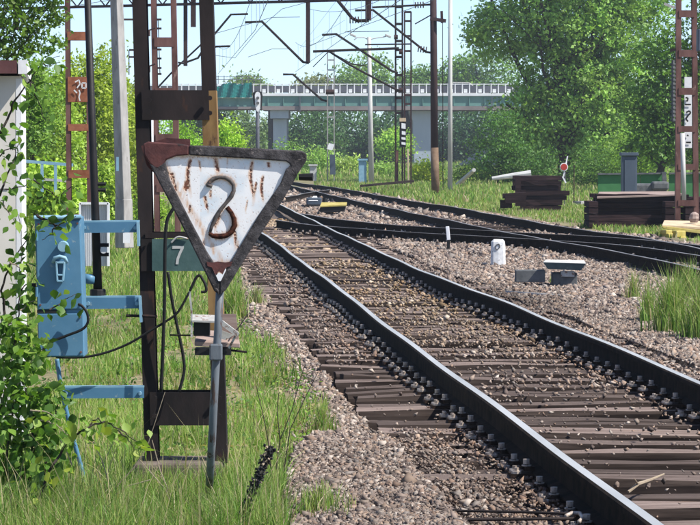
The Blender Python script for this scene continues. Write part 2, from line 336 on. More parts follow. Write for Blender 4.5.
def rail_mesh_pts(line, y0, y1, top):
    yy = np.arange(y0, y1, 0.5); xx = np.interp(yy, *line)
    prof = [(-.0625, 0), (.0625, 0), (.0625, .010), (.012, .027), (.009, .105), (.034, .116), (.0335, .142), (.022, .149), (-.022, .149), (-.0335, .142), (-.034, .116), (-.009, .105), (-.012, .027), (-.0625, .010)]
    k = len(prof); mb = MB(); vs = []; fs = []; ms = []
    for i in range(len(yy)):
        a, b = max(i - 1, 0), min(i + 1, len(yy) - 1)
        d = Vector((xx[b] - xx[a], yy[b] - yy[a], 0)).normalized(); nrm = Vector((d.y, -d.x, 0))
        wob = 0.006 * math.sin(yy[i] * 0.42) + 0.004 * math.sin(yy[i] * 1.1 + 1)
        for u, w in prof: p = Vector((xx[i], yy[i], ZR - 0.149 + w + wob)) + nrm * u; vs.append(p)
    for i in range(len(yy) - 1):
        for j in range(k):
            fs.append((i * k + j, i * k + (j + 1) % k, (i + 1) * k + (j + 1) % k, (i + 1) * k + j)); ms.append(1 if j == 7 else 0)
    mb.v = [tuple(v) for v in vs]; mb.f = fs + [tuple(range(k)), tuple(range((len(yy) - 1) * k, len(yy) * k))]; mb.m = ms + [0, 0]
    return mb, [M['rail_side'], top]
def add_rail(parent, line, y0, y1, top, label=None):
    mb, mats = rail_mesh_pts(line, max(y0, line[0][0]), min(y1, line[0][-1]), top)
    o = mb.build('rail', mats, parent)
    if label: o['label'] = label
    return o

def fastening_mesh():
    mb = MB(); mb.box((0, 0, 0.0125), (0.34, 0.15, 0.018))
    for sx in (-1, 1):
        mb.box((sx * 0.07, 0, 0.042), (0.045, 0.06, 0.020))
        mb.tube([(sx * 0.086, 0, 0.03), (sx * 0.086, 0, 0.062)], 0.010, 6)
        mb.tube([(sx * 0.086, 0, 0.062), (sx * 0.086, 0, 0.086)], 0.0165, 8, m=1)
        mb.tube([(sx * 0.086, 0, 0.052), (sx * 0.086, 0, 0.058)], 0.024, 8, m=1)
        for sy in (-1, 1):
            mb.tube([(sx * 0.138, sy * 0.045, 0.02), (sx * 0.138, sy * 0.045, 0.034)], 0.027, 8, m=1)
            mb.tube([(sx * 0.138, sy * 0.045, 0.030), (sx * 0.138, sy * 0.045, 0.050)], 0.012, 6, m=1)
    return mb.mesh('rail_fastening', [M['plate_dark'], M['fastening']])
FAST = fastening_mesh()
def sleeper_mesh(seed, L, mat, w=0.25, h=0.16):
    r = random.Random(seed); mb = MB(); n = 6; vs = []; roll = r.uniform(-.006, .006); K = 7
    for i in range(n + 1):
        x = -L / 2 + L * i / n; dz = r.uniform(-.014, .010); dw = r.uniform(-.014, .012)
        for (y, z) in ((-.125, -h), (.125, -h), (.125 + dw, -.04), (.108 + dw, -.006), (.0, .004), (-.106 - dw, -.008), (-.125 - dw, -.034)):
            vs.append((x + r.uniform(-.02, .02) * (i in (0, n)), y + r.uniform(-.006, .006), z + (0 if z == -h else dz * (z > -.03) + r.uniform(-.006, .006) + roll * y / .12)))
    fs = [(i * K + j, i * K + (j + 1) % K, (i + 1) * K + (j + 1) % K, (i + 1) * K + j) for i in range(n) for j in range(K)]
    fs += [tuple(range(K)), tuple(range(n * K, n * K + K))]
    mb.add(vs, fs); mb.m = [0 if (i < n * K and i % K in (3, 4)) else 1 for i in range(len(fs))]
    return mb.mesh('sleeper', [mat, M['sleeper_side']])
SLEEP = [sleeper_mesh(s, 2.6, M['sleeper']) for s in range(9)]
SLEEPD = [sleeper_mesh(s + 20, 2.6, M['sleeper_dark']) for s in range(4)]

def build_track(label, lineL, lineR, y0, y1, sp, slp, meshes, fast=True, top=None, perp=False):
    t = thing('railway_track', (float(np.interp(slp[0], *lineL)), slp[0], 0), label, 'railway track')
    add_rail(t, lineL, y0[0], y0[1], top); add_rail(t, lineR, y1[0], y1[1], top)
    r = random.Random(5); org = ORG[t]; y = slp[0]; i = 0
    while y < slp[1]:
        xa, xb = float(np.interp(y, *lineL)), float(np.interp(y, *lineR))
        ca = np.interp(y + 1, *lineL) + np.interp(y + 1, *lineR); cb = np.interp(y - 1, *lineL) + np.interp(y - 1, *lineR)
        ang = math.atan2((ca - cb) / 2, 2); rz = -ang
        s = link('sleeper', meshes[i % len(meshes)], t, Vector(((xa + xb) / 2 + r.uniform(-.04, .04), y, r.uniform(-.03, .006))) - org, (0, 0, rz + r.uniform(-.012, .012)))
        if r.random() < .5: s.rotation_euler.z += math.pi
        if fast:
            fl = math.cos(s.rotation_euler.z) < 0
            for xx in (xa, xb):
                lx = (xx - (s.location.x + org.x)) / math.cos(ang) * (-1 if fl else 1)
                link('rail_fastening', FAST, s, (lx, 0, 0.0))
        y += sp * (1 + r.uniform(-.06, .06)) * math.cos(ang); i += 1
    return t, i
main_track, ns = build_track('main curving railway track with shiny rails from the lower right corner past the triangular sign', mainL, mainR, (7, 112), (7, 125), SP, (S0, 66), SLEEP, True, M['rail_top'])
track2, _ = build_track('diverging railway track branching off the main line just behind the white stone', t2L, t2U, (40, 66), (40, 73), 0.6, (42.5, 62), SLEEPD, True, M['rail_top_dull'])
track3, _ = build_track('far railway track with dark rails passing in front of the two sleeper stacks', t3L, t3U, (33, 150), (33, 150), 0.6, (35, 110), SLEEPD, False, M['rail_top_dull'])
xover = resample([G(286, 197, ZR), G(305, 193, ZR), G(331, 189.3, ZR)])
xt = thing('crossover_rail', (xover[1][0], xover[0][0], 0), 'short pale rail crossing between the main and far tracks near the white lantern', 'rail')
add_rail(xt, xover, 80, 130, M['rail_top'])

# ------------------------------------------------------------------ crushed stone
def stones():
    P = []
    def zone(y0, y1, xa, xb, dens, smin, smax):
        n = int((y1 - y0) * 12 * dens); y = RNG.uniform(y0, y1, n); x = RNG.uniform(-4, 8, n)
        k = (x > xa(y)) & (x < xb(y)); x, y = x[k], y[k]; P.append(np.c_[x, y, RNG.uniform(smin, smax, len(x)) * RNG.choice([0.6, .8, 1, 1, 1.3, 1.75], len(x), p=[.2, .25, .25, .17, .10, .03])])
    fr = lambda y: 0.109 * y + 0.5
    zone(11.8, 20, lambda y: XE(y) - 0.25, fr, 6200, 0.0045, 0.0125)
    zone(20, 30, lambda y: XE(y) - 0.2, fr, 2600, 0.0075, 0.016)
    zone(30, 46, lambda y: XE(y) - 0.2, fr, 1100, 0.011, 0.021)
    zone(46, 74, XE, lambda y: np.minimum(fr(y), X3(y) + 1.2), 230, 0.02, 0.036)
    zone(74, 130, lambda y: X3(y) - 3.8, lambda y: X3(y) + 1.0, 60, 0.035, 0.06)
    A = np.concatenate(P); x, y, s = A.T
    xl, xr, xe = XL(y), XR(y), XE(y)
    ph = ((y - S0) / (SP * 0.998)) % 1.0
    z = gheight(x, y); keep = np.ones(len(x), bool)
    inside = (x > xl - 0.55) & (x < xr + 0.55)
    between = (x > xl) & (x < xr)
    u = RNG.random(len(x)); patch = vnoise(x, y, 0.7, 31)
    nearT = inside & (y < 46)
    dens_in = np.clip((y - 18.5) / 9, 0.07, .5) * np.clip((patch - 0.15) * 2.0, 0.3, 1)
    dens_in = np.where(y < 15.6, 0.16 * np.clip((patch - .3) * 4, 0.1, 2.2), dens_in)
    keep &= ~(nearT & between & (u > dens_in))
    keep &= ~(nearT & (x <= xl) & (y <= 17.9) & (x > xl - .55) & (u > .42 + .5 * (patch > .55)))
    outL = nearT & (x <= xl) & (y > 17.9)
    keep &= ~(outL & (y < 26) & (u > 0.035 + 0.6 * np.clip((y - 23) / 3, 0, 1)))
    keep &= ~(outL & (y >= 26) & (u > 0.5))
    # stones at or above the sleeper tops in the track
    z = np.where(nearT & (z < -0.005), np.where(RNG.random(len(x)) < 0.16, 0.004, z + RNG.uniform(.0, 0.045, len(x))), z)
    # keep the rails clear
    for ln in (mainL, mainR): keep &= ~(np.abs(x - np.interp(y, *ln)) < 0.075)
    keep &= ~((x < xe) & (u > 0.35 + 0 * x))
    x, y, z, s = x[keep], y[keep], z[keep], s[keep]; n = len(x); xl_, xr_ = XL(y), XR(y)
    c = np.array([[1.3, 0, 0], [-1.3, 0, 0], [0, 1.2, 0], [0, -1.2, 0], [0.1, .1, 1.15], [0, -.1, -1.15]], float)
    V = c[None] * (1 + RNG.uniform(-0.4, 0.35, (n, 6, 1))) + RNG.uniform(-.42, .42, (n, 6, 3))
    V *= np.c_[RNG.uniform(.8, 1.35, n), RNG.uniform(.8, 1.2, n), RNG.uniform(.45, .95, n)][:, None, :]
    def rot(V, ax, a):
        ca, sa = np.cos(a)[:, None], np.sin(a)[:, None]; i, j = [(1, 2), (2, 0), (0, 1)][ax]
        vi, vj = V[:, :, i].copy(), V[:, :, j].copy(); V[:, :, i] = ca * vi - sa * vj; V[:, :, j] = sa * vi + ca * vj
    rot(V, 0, RNG.normal(0, .5, n)); rot(V, 1, RNG.normal(0, .5, n)); rot(V, 2, RNG.uniform(0, 6.28, n))
    V = V * s[:, None, None] + np.c_[x, y, z + s * 0.35][:, None, :]
    f = np.array([(0, 2, 4), (2, 1, 4), (1, 3, 4), (3, 0, 4), (2, 0, 5), (1, 2, 5), (3, 1, 5), (0, 3, 5)])
    Fq = (f[None] + 6 * np.arange(n)[:, None, None]).reshape(-1, 3)
    pal = np.array([[.29, .235, .205], [.25, .205, .185], [.18, .15, .135], [.34, .285, .25], [.28, .205, .165], [.46, .41, .37], [.13, .105, .098], [.26, .235, .22], [.36, .28, .225]])
    T = pal[RNG.integers(0, len(pal), n)] * RNG.uniform(.6, 1.05, n)[:, None] * np.where(y < 16.5, .82, 1.0)[:, None]
    T = T * np.array([1.03, .99, .935]); rs_ = np.minimum(np.abs(x - xl_ ), np.abs(x - xr_)); T = T * (1 - (.45 * np.exp(-(rs_ / .28) ** 2) * (vnoise(x, y, .6, 91) + .2))[:, None] * np.array([.25, .6, .8]))
    tan = (np.clip((y - 22) / 10, 0, 1) * (x > XL(y)) * (x < XR(y)))[:, None] * np.array([.05, .03, -.005]); T = T + tan
    oil = np.exp(-(((x - (XR(y) + .55)) / .5) ** 2 + ((y - 33.5) / 3.2) ** 2))[:, None]
    T = T * (1 - 0.55 * oil)
    o = link('ballast_stones', np_mesh('ballast_stones', V.reshape(-1, 3), Fq, M['stone'], np.repeat(T, 6, 0)))
    tag(o, 'pinkish grey crushed stone ballast spread around the tracks', 'ballast', kind='stuff')
    print('stones', n)
stones()

# ------------------------------------------------------------------ grass
def blades(x, y, z, h, w, col, lean=0.35, segs=3):
    n = len(x); a = RNG.uniform(0, 6.283, n); la = RNG.uniform(0, 6.283, n); ln = np.abs(RNG.normal(0, lean, n)) + .05
    dx, dy = np.cos(a) * w / 2, np.sin(a) * w / 2
    V = np.zeros((n, 2 * segs + 1, 3))
    for i in range(segs + 1):
        t = i / segs; off = ln * h * t * t; zz = z + h * (t - 0.25 * ln * t * t); wd = (1 - t) ** .7
        bx, by = x + np.cos(la) * off, y + np.sin(la) * off
        if i == segs: V[:, 2 * segs] = np.c_[bx, by, zz]
        else: V[:, 2 * i] = np.c_[bx - dx * wd, by - dy * wd, zz]; V[:, 2 * i + 1] = np.c_[bx + dx * wd, by + dy * wd, zz]
    fs = []
    for i in range(segs - 1): fs += [(2 * i, 2 * i + 1, 2 * i + 3), (2 * i, 2 * i + 3, 2 * i + 2)]
    fs.append((2 * segs - 2, 2 * segs - 1, 2 * segs)); f = np.array(fs)
    k = 2 * segs + 1; Fq = (f[None] + k * np.arange(n)[:, None, None]).reshape(-1, 3)
    return V.reshape(-1, 3), Fq, np.repeat(col, k, 0)
GP = np.array([[.15, .285, .045], [.23, .35, .07], [.11, .215, .035], [.31, .38, .11], [.26, .32, .09]])
DRY = np.array([[.42, .36, .20], [.34, .28, .16], [.50, .44, .28]])
def gcol(n, dry=0.15, scale=1.0):
    c = GP[RNG.integers(0, len(GP), n)] * RNG.uniform(.75, 1.2, n)[:, None]
    d = RNG.random(n) < dry; c[d] = DRY[RNG.integers(0, 3, d.sum())]; return c * scale
def field(y0, y1, x0, x1, dens, hmin, hmax, wd, dry, test=None, pat=0.9, cut=0.0, seed=3):
    y = RNG.uniform(y0, y1, int(dens * (y1 - y0) * (x1 - x0))); x = RNG.uniform(x0, x1, len(y))
    u_, v_ = x * .8 + y * .35, y * .6 - x * .75; pn = vnoise(u_, v_, pat, seed) * .6 + vnoise(v_, u_, pat * .35, seed + 1) * .4
    k = (pn > cut + RNG.uniform(-.08, .08, len(x)))
    if test is not None: k &= test(x, y)
    k &= np.abs(x) < 0.109 * y + .6
    x, y, pn = x[k], y[k], pn[k]; n = len(x)
    h = (hmin + (hmax - hmin) * RNG.random(n) ** 1.5) * (.55 + .75 * pn)
    return blades(x, y, gheight(x, y), h, wd * RNG.uniform(.6, 1.3, n), gcol(n, dry))
def join(parts):
    V, Fq, T = [], [], []; b = 0
    for v, f, t in parts: V.append(v); Fq.append(f + b); T.append(t); b += len(v)
    return np.concatenate(V), np.concatenate(Fq), np.concatenate(T)
verge = lambda x, y: x < XE(y) - .02
def stuff(name, parts, mat, label, cat):
    V, Fq, T = join(parts); o = link(name, np_mesh(name, V, Fq, mat, T)); return tag(o, label, cat, kind='stuff')
def verge_grass():
    n = 150000; yy = np.linspace(12.6, 92, 4000); xw = 0.109 * yy + .9
    d = 3900 * (14 / yy) ** 2.75 * xw; cdf = np.cumsum(d); tot = cdf[-1] * (yy[1] - yy[0]); n = int(tot)
    y = np.interp(RNG.random(n), cdf / cdf[-1], yy); x = XE(y) - RNG.random(n) * (XE(y) + 0.109 * y + .6)
    u_, v_ = x * .9 + y * .22, y * .3 - x * .95
    pn = vnoise(u_, v_, .75, 3) * .5 + vnoise(v_, u_, .27, 4) * .5
    edge = np.clip((XE(y) - x) / .35, 0, 1)
    k = pn * (.55 + .45 * edge) > np.interp(y, [13, 15, 18, 26, 45], [.20, .28, .40, .42, .30]) * RNG.uniform(.75, 1.25, n)
    x, y, pn = x[k], y[k], pn[k]; n = len(x)
    hm = np.interp(y, [12.6, 14.5, 17, 22, 30, 60, 90], [.34, .27, .19, .16, .20, .26, .4])
    h = hm * (.22 + .78 * RNG.random(n) ** 1.4) * (.5 + .85 * pn)
    st = (RNG.random(n) < .010) & (y < 19); h = np.where(st, h * 1.9 + .05, h)
    c = gcol(n, .13); c[st] = DRY[0] * .95; big = vnoise(x, y, 1.1, 77)[:, None]; c = c * (.78 + .45 * big)
    print('blades', n); return blades(x, y, gheight(x, y), h, .0066 * (y / 14) ** .95 * RNG.uniform(.6, 1.3, n), c)
stuff('grass', [verge_grass()], M['blade'], 'long green and straw coloured grass on the left verge below the mast', 'grass')
stuff('grass', [field(52, 95, 2, 11, 170, .04, .16, .03, .2, lambda x, y: x > X3(y) + 1.5, 1.6, .34),
    field(95, 170, -2, 20, 45, .1, .35, .06, .15, lambda x, y: x > X3(np.minimum(y, 149)) + 1.4, 3, .2),
    field(170, 270, -12, 30, 9, .3, .9, .16, .1, None, 5, .15)], M['blade'],
    'sunlit grass on the right verge between the far track and the bridge', 'grass')
def tuft(px, py, r, n, h, label, w=.01, dry=.15, name='grass_tuft', dark=1.0, cat='grass tuft', sx=1.0):
    g = G(px, py, 0); a = RNG.uniform(0, 6.283, n); q = np.abs(RNG.normal(0, r * .5, n))
    x, y = g.x + np.cos(a) * q * sx, g.y + np.sin(a) * q * 1.8
    V, Fq, T = blades(x, y, gheight(x, y), h * RNG.uniform(.35, 1.1, n) * (1.1 - .5 * np.clip(q / r, 0, 1)), w * RNG.uniform(.6, 1.3, n), gcol(n, dry, dark), .3)
    o = link(name, np_mesh(name, V, Fq, M['blade'], T, (g.x, g.y, 0)), loc=(g.x, g.y, 0)); return tag(o, label, cat)
tuft(673, 332, .22, 850, .60, 'tall bright green grass tuft at the right edge beside the main track', .010)
tuft(704, 340, .22, 800, .55, 'green grass tuft cut by the right edge of the photo', .010)
tuft(648, 322, .10, 170, .48, 'shorter green tuft at the left foot of the tall right-hand grass', .010, .2)
tuft(633, 300, .10, 130, .40, 'small grass tuft with reddish base below the rail junction on the right', .010, .35)
tuft(690, 296, .2, 240, .46, 'tuft behind the tall right-hand grass against the dark rails', .012, .2)
tuft(553, 284, .08, 70, .14, 'small tuft in front of the grey-blue point machine', .012, .05)
tuft(369, 258, .07, 60, .24, 'thin tuft growing against the right rail of the main track', .014, .05)
tuft(234, 314, .16, 350, .42, 'grass tuft just right of the foot of the triangular sign plate', .012, .15)
tuft(322, 424, .10, 260, .20, 'yellow green tuft on the edge of the ballast right of the mast', .007, .25)
tuft(318, 520, .18, 300, .14, 'pale green tuft low on the ballast at the bottom edge', .006, .3)
tuft(598, 447, .035, 60, .06, 'small green weed on a sleeper between the main rails', .008, .0, 'weed', 1, 'weed')
tuft(604, 472, .03, 40, .05, 'smallest yellowish weed between the main rails', .008, .1, 'weed', 1, 'weed')
tuft(520, 462, .04, 50, .09, 'little weed against the outer foot of the left main rail', .007, .1, 'weed', 1, 'weed')
tuft(256, 300, .12, 120, .26, 'dry olive tuft between the sign post and the ballast', .012, .5)
tuft(612, 224, .5, 200, .22, 'low grass in front of the long sleeper stack', .02, .3)

# ------------------------------------------------------------------ leaves, trees
def leafquads(P, size, col, up=0.35):
    n = len(P); nrm = RNG.normal(0, 1, (n, 3)); nrm[:, 2] += up * 2; nrm[:, 1] -= .3; nrm /= np.linalg.norm(nrm, axis=1)[:, None]
    t = RNG.normal(0, 1, (n, 3)); t -= nrm * (t * nrm).sum(1)[:, None]; t /= np.linalg.norm(t, axis=1)[:, None]; b = np.cross(nrm, t)
    s = (size * RNG.uniform(.4, 1.55, n))[:, None]
    V = np.stack([P - t * s * .75, P - b * s * .42 + nrm * s * .1, P + t * s * .75, P + b * s * .42 + nrm * s * .1], 1).reshape(-1, 3)
    return V, np.arange(4 * n).reshape(-1, 4), np.repeat(col, 4, 0)
def crown_points(blobs, n, clump, per=45, hollow=0.5):
    """blobs: (cx,cy,cz,rx,ry,rz) -> leaf positions in clumps, spread through each volume"""
    vol = np.array([(b[3] * b[4] * b[5]) ** .66 for b in blobs]); pr = vol / vol.sum(); nc = max(4, n // per)
    bi = RNG.choice(len(blobs), nc, p=pr); B = np.array(blobs)[bi]
    d = RNG.normal(0, 1, (nc, 3)); d /= np.linalg.norm(d, axis=1)[:, None]
    r = (hollow ** 3 + (1 - hollow ** 3) * RNG.random(nc)) ** (1 / 3) * RNG.uniform(.82, 1.12, nc)
    C = B[:, :3] + d * r[:, None] * B[:, 3:6]
    cs = clump * RNG.uniform(.6, 1.5, nc)
    P = np.repeat(C, per, 0) + RNG.normal(0, 1, (nc * per, 3)) * np.repeat(cs, per)[:, None] * np.array([1, 1, .7])
    return P, np.repeat(np.arange(nc), per), C
def crown_col(ci, base, var=.28, yel=.25):
    nc = ci.max() + 1; k = RNG.uniform(1 - var, 1 + var, nc)[ci][:, None] * RNG.uniform(.8, 1.2, len(ci))[:, None]
    c = np.array(base)[None] * np.array([1.3, 1.42, 1.0]) * k; yy = (RNG.random(nc) * yel)[ci][:, None]
    return c + yy * np.array([.10, .07, -.01]) * (np.array(base)[1] / .15)
def limb_tree(mb, base, top_targets, r0, r):
    """tapered trunk with limbs towards targets"""
    base = Vector(base)
    zs = sum(t.z for t in top_targets) / len(top_targets)
    fork = base.lerp(Vector((sum(t.x for t in top_targets) / len(top_targets), base.y, zs)), .38)
    tp = max(top_targets, key=lambda t: t.z)
    pts = [base, base.lerp(fork, .5) + Vector((r.uniform(-.1, .1), 0, 0)), fork, fork.lerp(tp, .5) + Vector((r.uniform(-.3, .3), 0, 0)), tp]
    mb.tube(pts, [r0 * 1.25, r0, r0 * .8, r0 * .45, r0 * .1], 8)
    for t in top_targets:
        f = r.uniform(.1, .95); s = pts[1].lerp(fork, f) if r.random() < .4 else fork.lerp(tp, f * .5)
        mid = s.lerp(t, .45) + Vector((r.uniform(-.25, .25), r.uniform(-.2, .2), r.uniform(-.35, .05))) * (t - s).length * .22
        m2 = s.lerp(t, .75) + Vector((r.uniform(-.2, .2), 0, r.uniform(-.1, .2))) * (t - s).length * .12
        rr = r0 * r.uniform(.22, .42)
        mb.tube([s, mid, m2, t], [rr, rr * .7, rr * .4, rr * .12], 6)
        for _ in range(3):
            e = m2 + Vector((r.uniform(-1, 1), r.uniform(-1, 1), r.uniform(-.4, 1))) * (t - s).length * .3
            mb.tube([mid.lerp(m2, r.random()), e], [rr * .35, rr * .08], 4)
def tree(name, base, blobs, n, leaf, clump, col, label, cat='tree', group=None, seed=1, trunk=.2, limbs=8, per=45, var=.28, yel=.25, hollow=.5, bark='bark', stems=1):
    r = random.Random(seed); t = thing(name, base, label, cat, group)
    P, ci, C = crown_points(blobs, n, clump, per, hollow)
    P = P[P[:, 2] > -0.05] if True else P; ci = ci[:len(P)]
    V, Fq, T = leafquads(P, leaf, crown_col(ci, col, var, yel))
    link('crown', np_mesh('crown', V, Fq, M['leaf'], T, base), t)
    mb = MB(); idx = RNG.choice(len(C), min(limbs, len(C)), replace=False)
    tg = [Vector(C[i]) for i in idx]
    for k in range(stems): limb_tree(mb, Vector(base) + Vector((k * .3 - stems * .15 + .15, 0, 0)), tg[k::stems] or tg, trunk / (1 + .4 * (stems - 1)), r)
    mb.build('trunk', M[bark], t, smooth=True); return t
def blob(px, py, Y, rpx, rpy=None, dy=0, ry=None):
    c = W(px, py, Y + dy); k = Y / F; rpy = rpy or rpx
    return (c.x, c.y, c.z, rpx * k, (ry or rpx * k), rpy * k)

def weeds():
    n = 1100; y = 13 + 30 * RNG.random(n) ** 1.8; x = XE(y) - .05 - RNG.random(n) ** 1.2 * (XE(y) + .109 * y); y_, x_ = np.repeat(y, 16), np.repeat(x, 16)
    m = len(x_); P = np.c_[x_ + RNG.normal(0, .035, m), y_ + RNG.normal(0, .05, m), gheight(x_, y_) + np.abs(RNG.normal(0, .045, m)) + .01]
    c = np.repeat(np.array([[.10, .22, .035], [.20, .32, .05], [.07, .15, .03], [.30, .26, .12]])[RNG.integers(0, 4, n)], 16, 0) * RNG.uniform(.7, 1.2, m)[:, None]
    return leafquads(P, .019, c, .8)
stuff('weeds', [weeds()], M['leaf'], 'small broad leaved weeds scattered through the left verge', 'weeds')
# big tree on the right of centre
tree('willow_tree', (W(563, 0, 150).x, 150, -.08), [blob(590, 30, 150, 60, 55), blob(545, 20, 150, 55, 50), blob(500, 30, 150, 38, 34), blob(625, 60, 150, 42, 55), blob(580, 95, 150, 60, 45), blob(540, 110, 150, 40, 35), blob(525, 148, 150, 36, 28), blob(600, 140, 150, 45, 36), blob(560, -40, 150, 90, 45), blob(640, -10, 150, 40, 40)],
     74000, .125, .26, (.18, .285, .095), 'tall spreading pale green tree with dark forked limbs behind the short sleeper stack', seed=3, trunk=.24, limbs=26, per=40, var=.42, hollow=.35)
tree('leafy_tree', (W(655, 0, 118).x, 118, -.08), [blob(668, 50, 118, 30, 30), blob(690, 90, 118, 40, 35), blob(655, 105, 118, 28, 35), blob(660, 140, 118, 34, 28), blob(710, 140, 118, 40, 35), blob(720, 30, 118, 35, 40)],
     21000, .10, .22, (.08, .16, .035), 'dark green leafy tree behind the rusty mast at the right edge', seed=4, trunk=.14, limbs=10, per=40, hollow=.3)
_w = bpy.data.objects['willow_tree']; mb = MB()
for L, r0 in (([(564, 186), (562, 120), (556, 60), (548, 0), (545, -40)], .30), ([(562, 130), (536, 98), (516, 60), (498, 18), (488, -10)], .15), ([(561, 136), (532, 122), (506, 104)], .10),
              ([(562, 118), (584, 82), (600, 40), (610, -6)], .15), ([(558, 76), (576, 40), (582, -12)], .12), ([(556, 60), (531, 30), (518, -14)], .12), ([(563, 140), (592, 112), (622, 92)], .09), ([(554, 48), (545, 20), (530, -20)], .08)):
    P = [W(x, y, 149.6 + .4 * (i % 2)) for i, (x, y) in enumerate(L)]; mb.tube(P, [r0 * (1 - .8 * i / len(L)) for i in range(len(L))], 7)
mb.build('limb', M['bark'], _w, smooth=True)
for i, (x, y, rx, ry, col, lb) in enumerate([
        (368, 78, 30, 24, (.12, .20, .06), 'round green treetop above the bridge left of the lattice masts'),
        (420, 88, 24, 20, (.10, .18, .055), 'small treetop above the bridge between the lattice mast and the brown mast'),
        (458, 82, 22, 24, (.11, .20, .05), 'treetop above the bridge right behind the pale concrete pole'),
        (490, 74, 30, 36, (.10, .18, .055), 'treetop above the bridge next to the big pale green tree'),
        (318, 92, 22, 14, (.16, .17, .11), 'sparse brownish treetop above the bridge behind the slim mast'),
        (248, 88, 16, 10, (.13, .19, .08), 'low treetop peeping over the teal sheet on the bridge')]):
    tree('distant_tree', (W(x, 0, 345).x, 345, -.08), [blob(x, y, 345, rx, ry), blob(x - rx * .5, y + ry * .6, 345, rx * .7, ry * .8), blob(x + rx * .5, y + ry * .7, 345, rx * .7, ry * .7)],
         6500, .24, .55, col, lb, group='trees beyond the road bridge', seed=30 + i, trunk=.25, limbs=7, per=30, hollow=.2)
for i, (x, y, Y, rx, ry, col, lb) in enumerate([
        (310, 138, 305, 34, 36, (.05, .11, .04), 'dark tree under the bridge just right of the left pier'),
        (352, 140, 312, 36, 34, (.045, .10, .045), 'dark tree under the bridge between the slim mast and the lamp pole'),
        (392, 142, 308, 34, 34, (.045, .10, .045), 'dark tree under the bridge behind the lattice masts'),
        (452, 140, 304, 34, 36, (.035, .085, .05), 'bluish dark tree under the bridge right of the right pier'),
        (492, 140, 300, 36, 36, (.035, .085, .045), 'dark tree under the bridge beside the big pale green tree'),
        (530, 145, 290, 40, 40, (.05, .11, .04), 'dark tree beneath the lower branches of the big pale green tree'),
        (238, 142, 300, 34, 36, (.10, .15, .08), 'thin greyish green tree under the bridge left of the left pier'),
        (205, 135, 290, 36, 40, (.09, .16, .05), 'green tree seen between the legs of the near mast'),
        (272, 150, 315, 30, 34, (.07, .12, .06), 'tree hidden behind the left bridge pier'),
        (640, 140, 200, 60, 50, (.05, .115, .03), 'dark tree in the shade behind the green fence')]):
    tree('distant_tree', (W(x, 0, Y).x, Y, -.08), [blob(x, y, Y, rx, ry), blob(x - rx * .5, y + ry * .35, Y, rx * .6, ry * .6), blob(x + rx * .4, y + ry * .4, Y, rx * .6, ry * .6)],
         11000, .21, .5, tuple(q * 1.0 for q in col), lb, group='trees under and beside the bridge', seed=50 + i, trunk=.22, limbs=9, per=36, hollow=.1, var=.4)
for i, (x, y, Y, rx, ry, col, lb) in enumerate([
        (395, 142, 230, 14, 13, (.22, .34, .08), 'bright light green bush under the bridge left of the lattice masts'),
        (320, 165, 190, 18, 16, (.19, .29, .09), 'bright bush at the foot of the slim mast'),
        (348, 168, 185, 13, 10, (.25, .32, .11), 'yellowish bush between the slim mast and the pale blue cabinet'),
        (384, 173, 180, 14, 9, (.17, .26, .08), 'low weedy bush right of the lamp pole foot'),
        (426, 172, 150, 10, 9, (.34, .38, .05), 'yellow flowering bush at the foot of the right bridge pier'),
        (290, 160, 200, 16, 20, (.13, .22, .06), 'green bush behind the top right corner of the triangular sign'),
        (228, 140, 110, 12, 18, (.24, .36, .05), 'bright yellow green bush right behind the near mast'),
        (478, 173, 150, 22, 9, (.15, .22, .06), 'low weeds below the sloping wall beside the concrete pole'),
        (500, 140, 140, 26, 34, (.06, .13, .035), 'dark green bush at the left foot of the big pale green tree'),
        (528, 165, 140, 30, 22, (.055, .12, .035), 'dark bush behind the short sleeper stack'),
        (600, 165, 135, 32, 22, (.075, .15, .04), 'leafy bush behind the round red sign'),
        (640, 150, 130, 34, 24, (.13, .22, .04), 'sunlit bush above the green fence'),
        (176, 140, 95, 28, 26, (.17, .30, .04), 'bright green bush between the legs of the near mast'),
        (150, 205, 60, 12, 18, (.20, .30, .06), 'low bush behind the green plate with the number')]):
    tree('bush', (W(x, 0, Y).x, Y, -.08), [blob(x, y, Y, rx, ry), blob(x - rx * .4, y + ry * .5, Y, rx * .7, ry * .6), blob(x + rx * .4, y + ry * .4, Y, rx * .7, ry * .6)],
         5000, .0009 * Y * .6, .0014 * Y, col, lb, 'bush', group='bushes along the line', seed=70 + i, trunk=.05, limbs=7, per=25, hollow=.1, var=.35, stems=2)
YG = (.235, .285, .055)
for i, (x, y, rx, ry, Y, c, lb) in enumerate([
        (95, 110, 42, 62, 80, YG, 'tall yellow green willow bush behind the black pipe and concrete mast'),
        (45, 130, 40, 60, 78, (.20, .28, .06), 'yellow green bush behind the rusty battened mast on the left'),
        (125, 150, 28, 62, 84, (.24, .29, .07), 'yellow green bush right of the concrete mast'),
        (20, 110, 36, 50, 76, (.13, .22, .05), 'green bush just above the roof of the cream building'),
        (52, 195, 30, 26, 56, (.24, .34, .06), 'low bright green bush behind the blue cabinet'),
        (100, 200, 26, 30, 66, (.22, .30, .06), 'low bush behind the white ribbed sheet')]):
    tree('willow_bush', (W(x, 0, Y).x, Y, -.08), [blob(x, y, Y, rx, ry), blob(x - rx * .4, y - ry * .3, Y, rx * .6, ry * .7), blob(x + rx * .3, y + ry * .4, Y, rx * .7, ry * .6), blob(x + rx * .3, y - ry * .5, Y, rx * .45, ry * .6)],
         15000, .06, .13, c, lb, 'bush', group='yellow green bushes on the left', seed=90 + i, trunk=.06, limbs=10, per=30, hollow=.2, var=.3, stems=3)
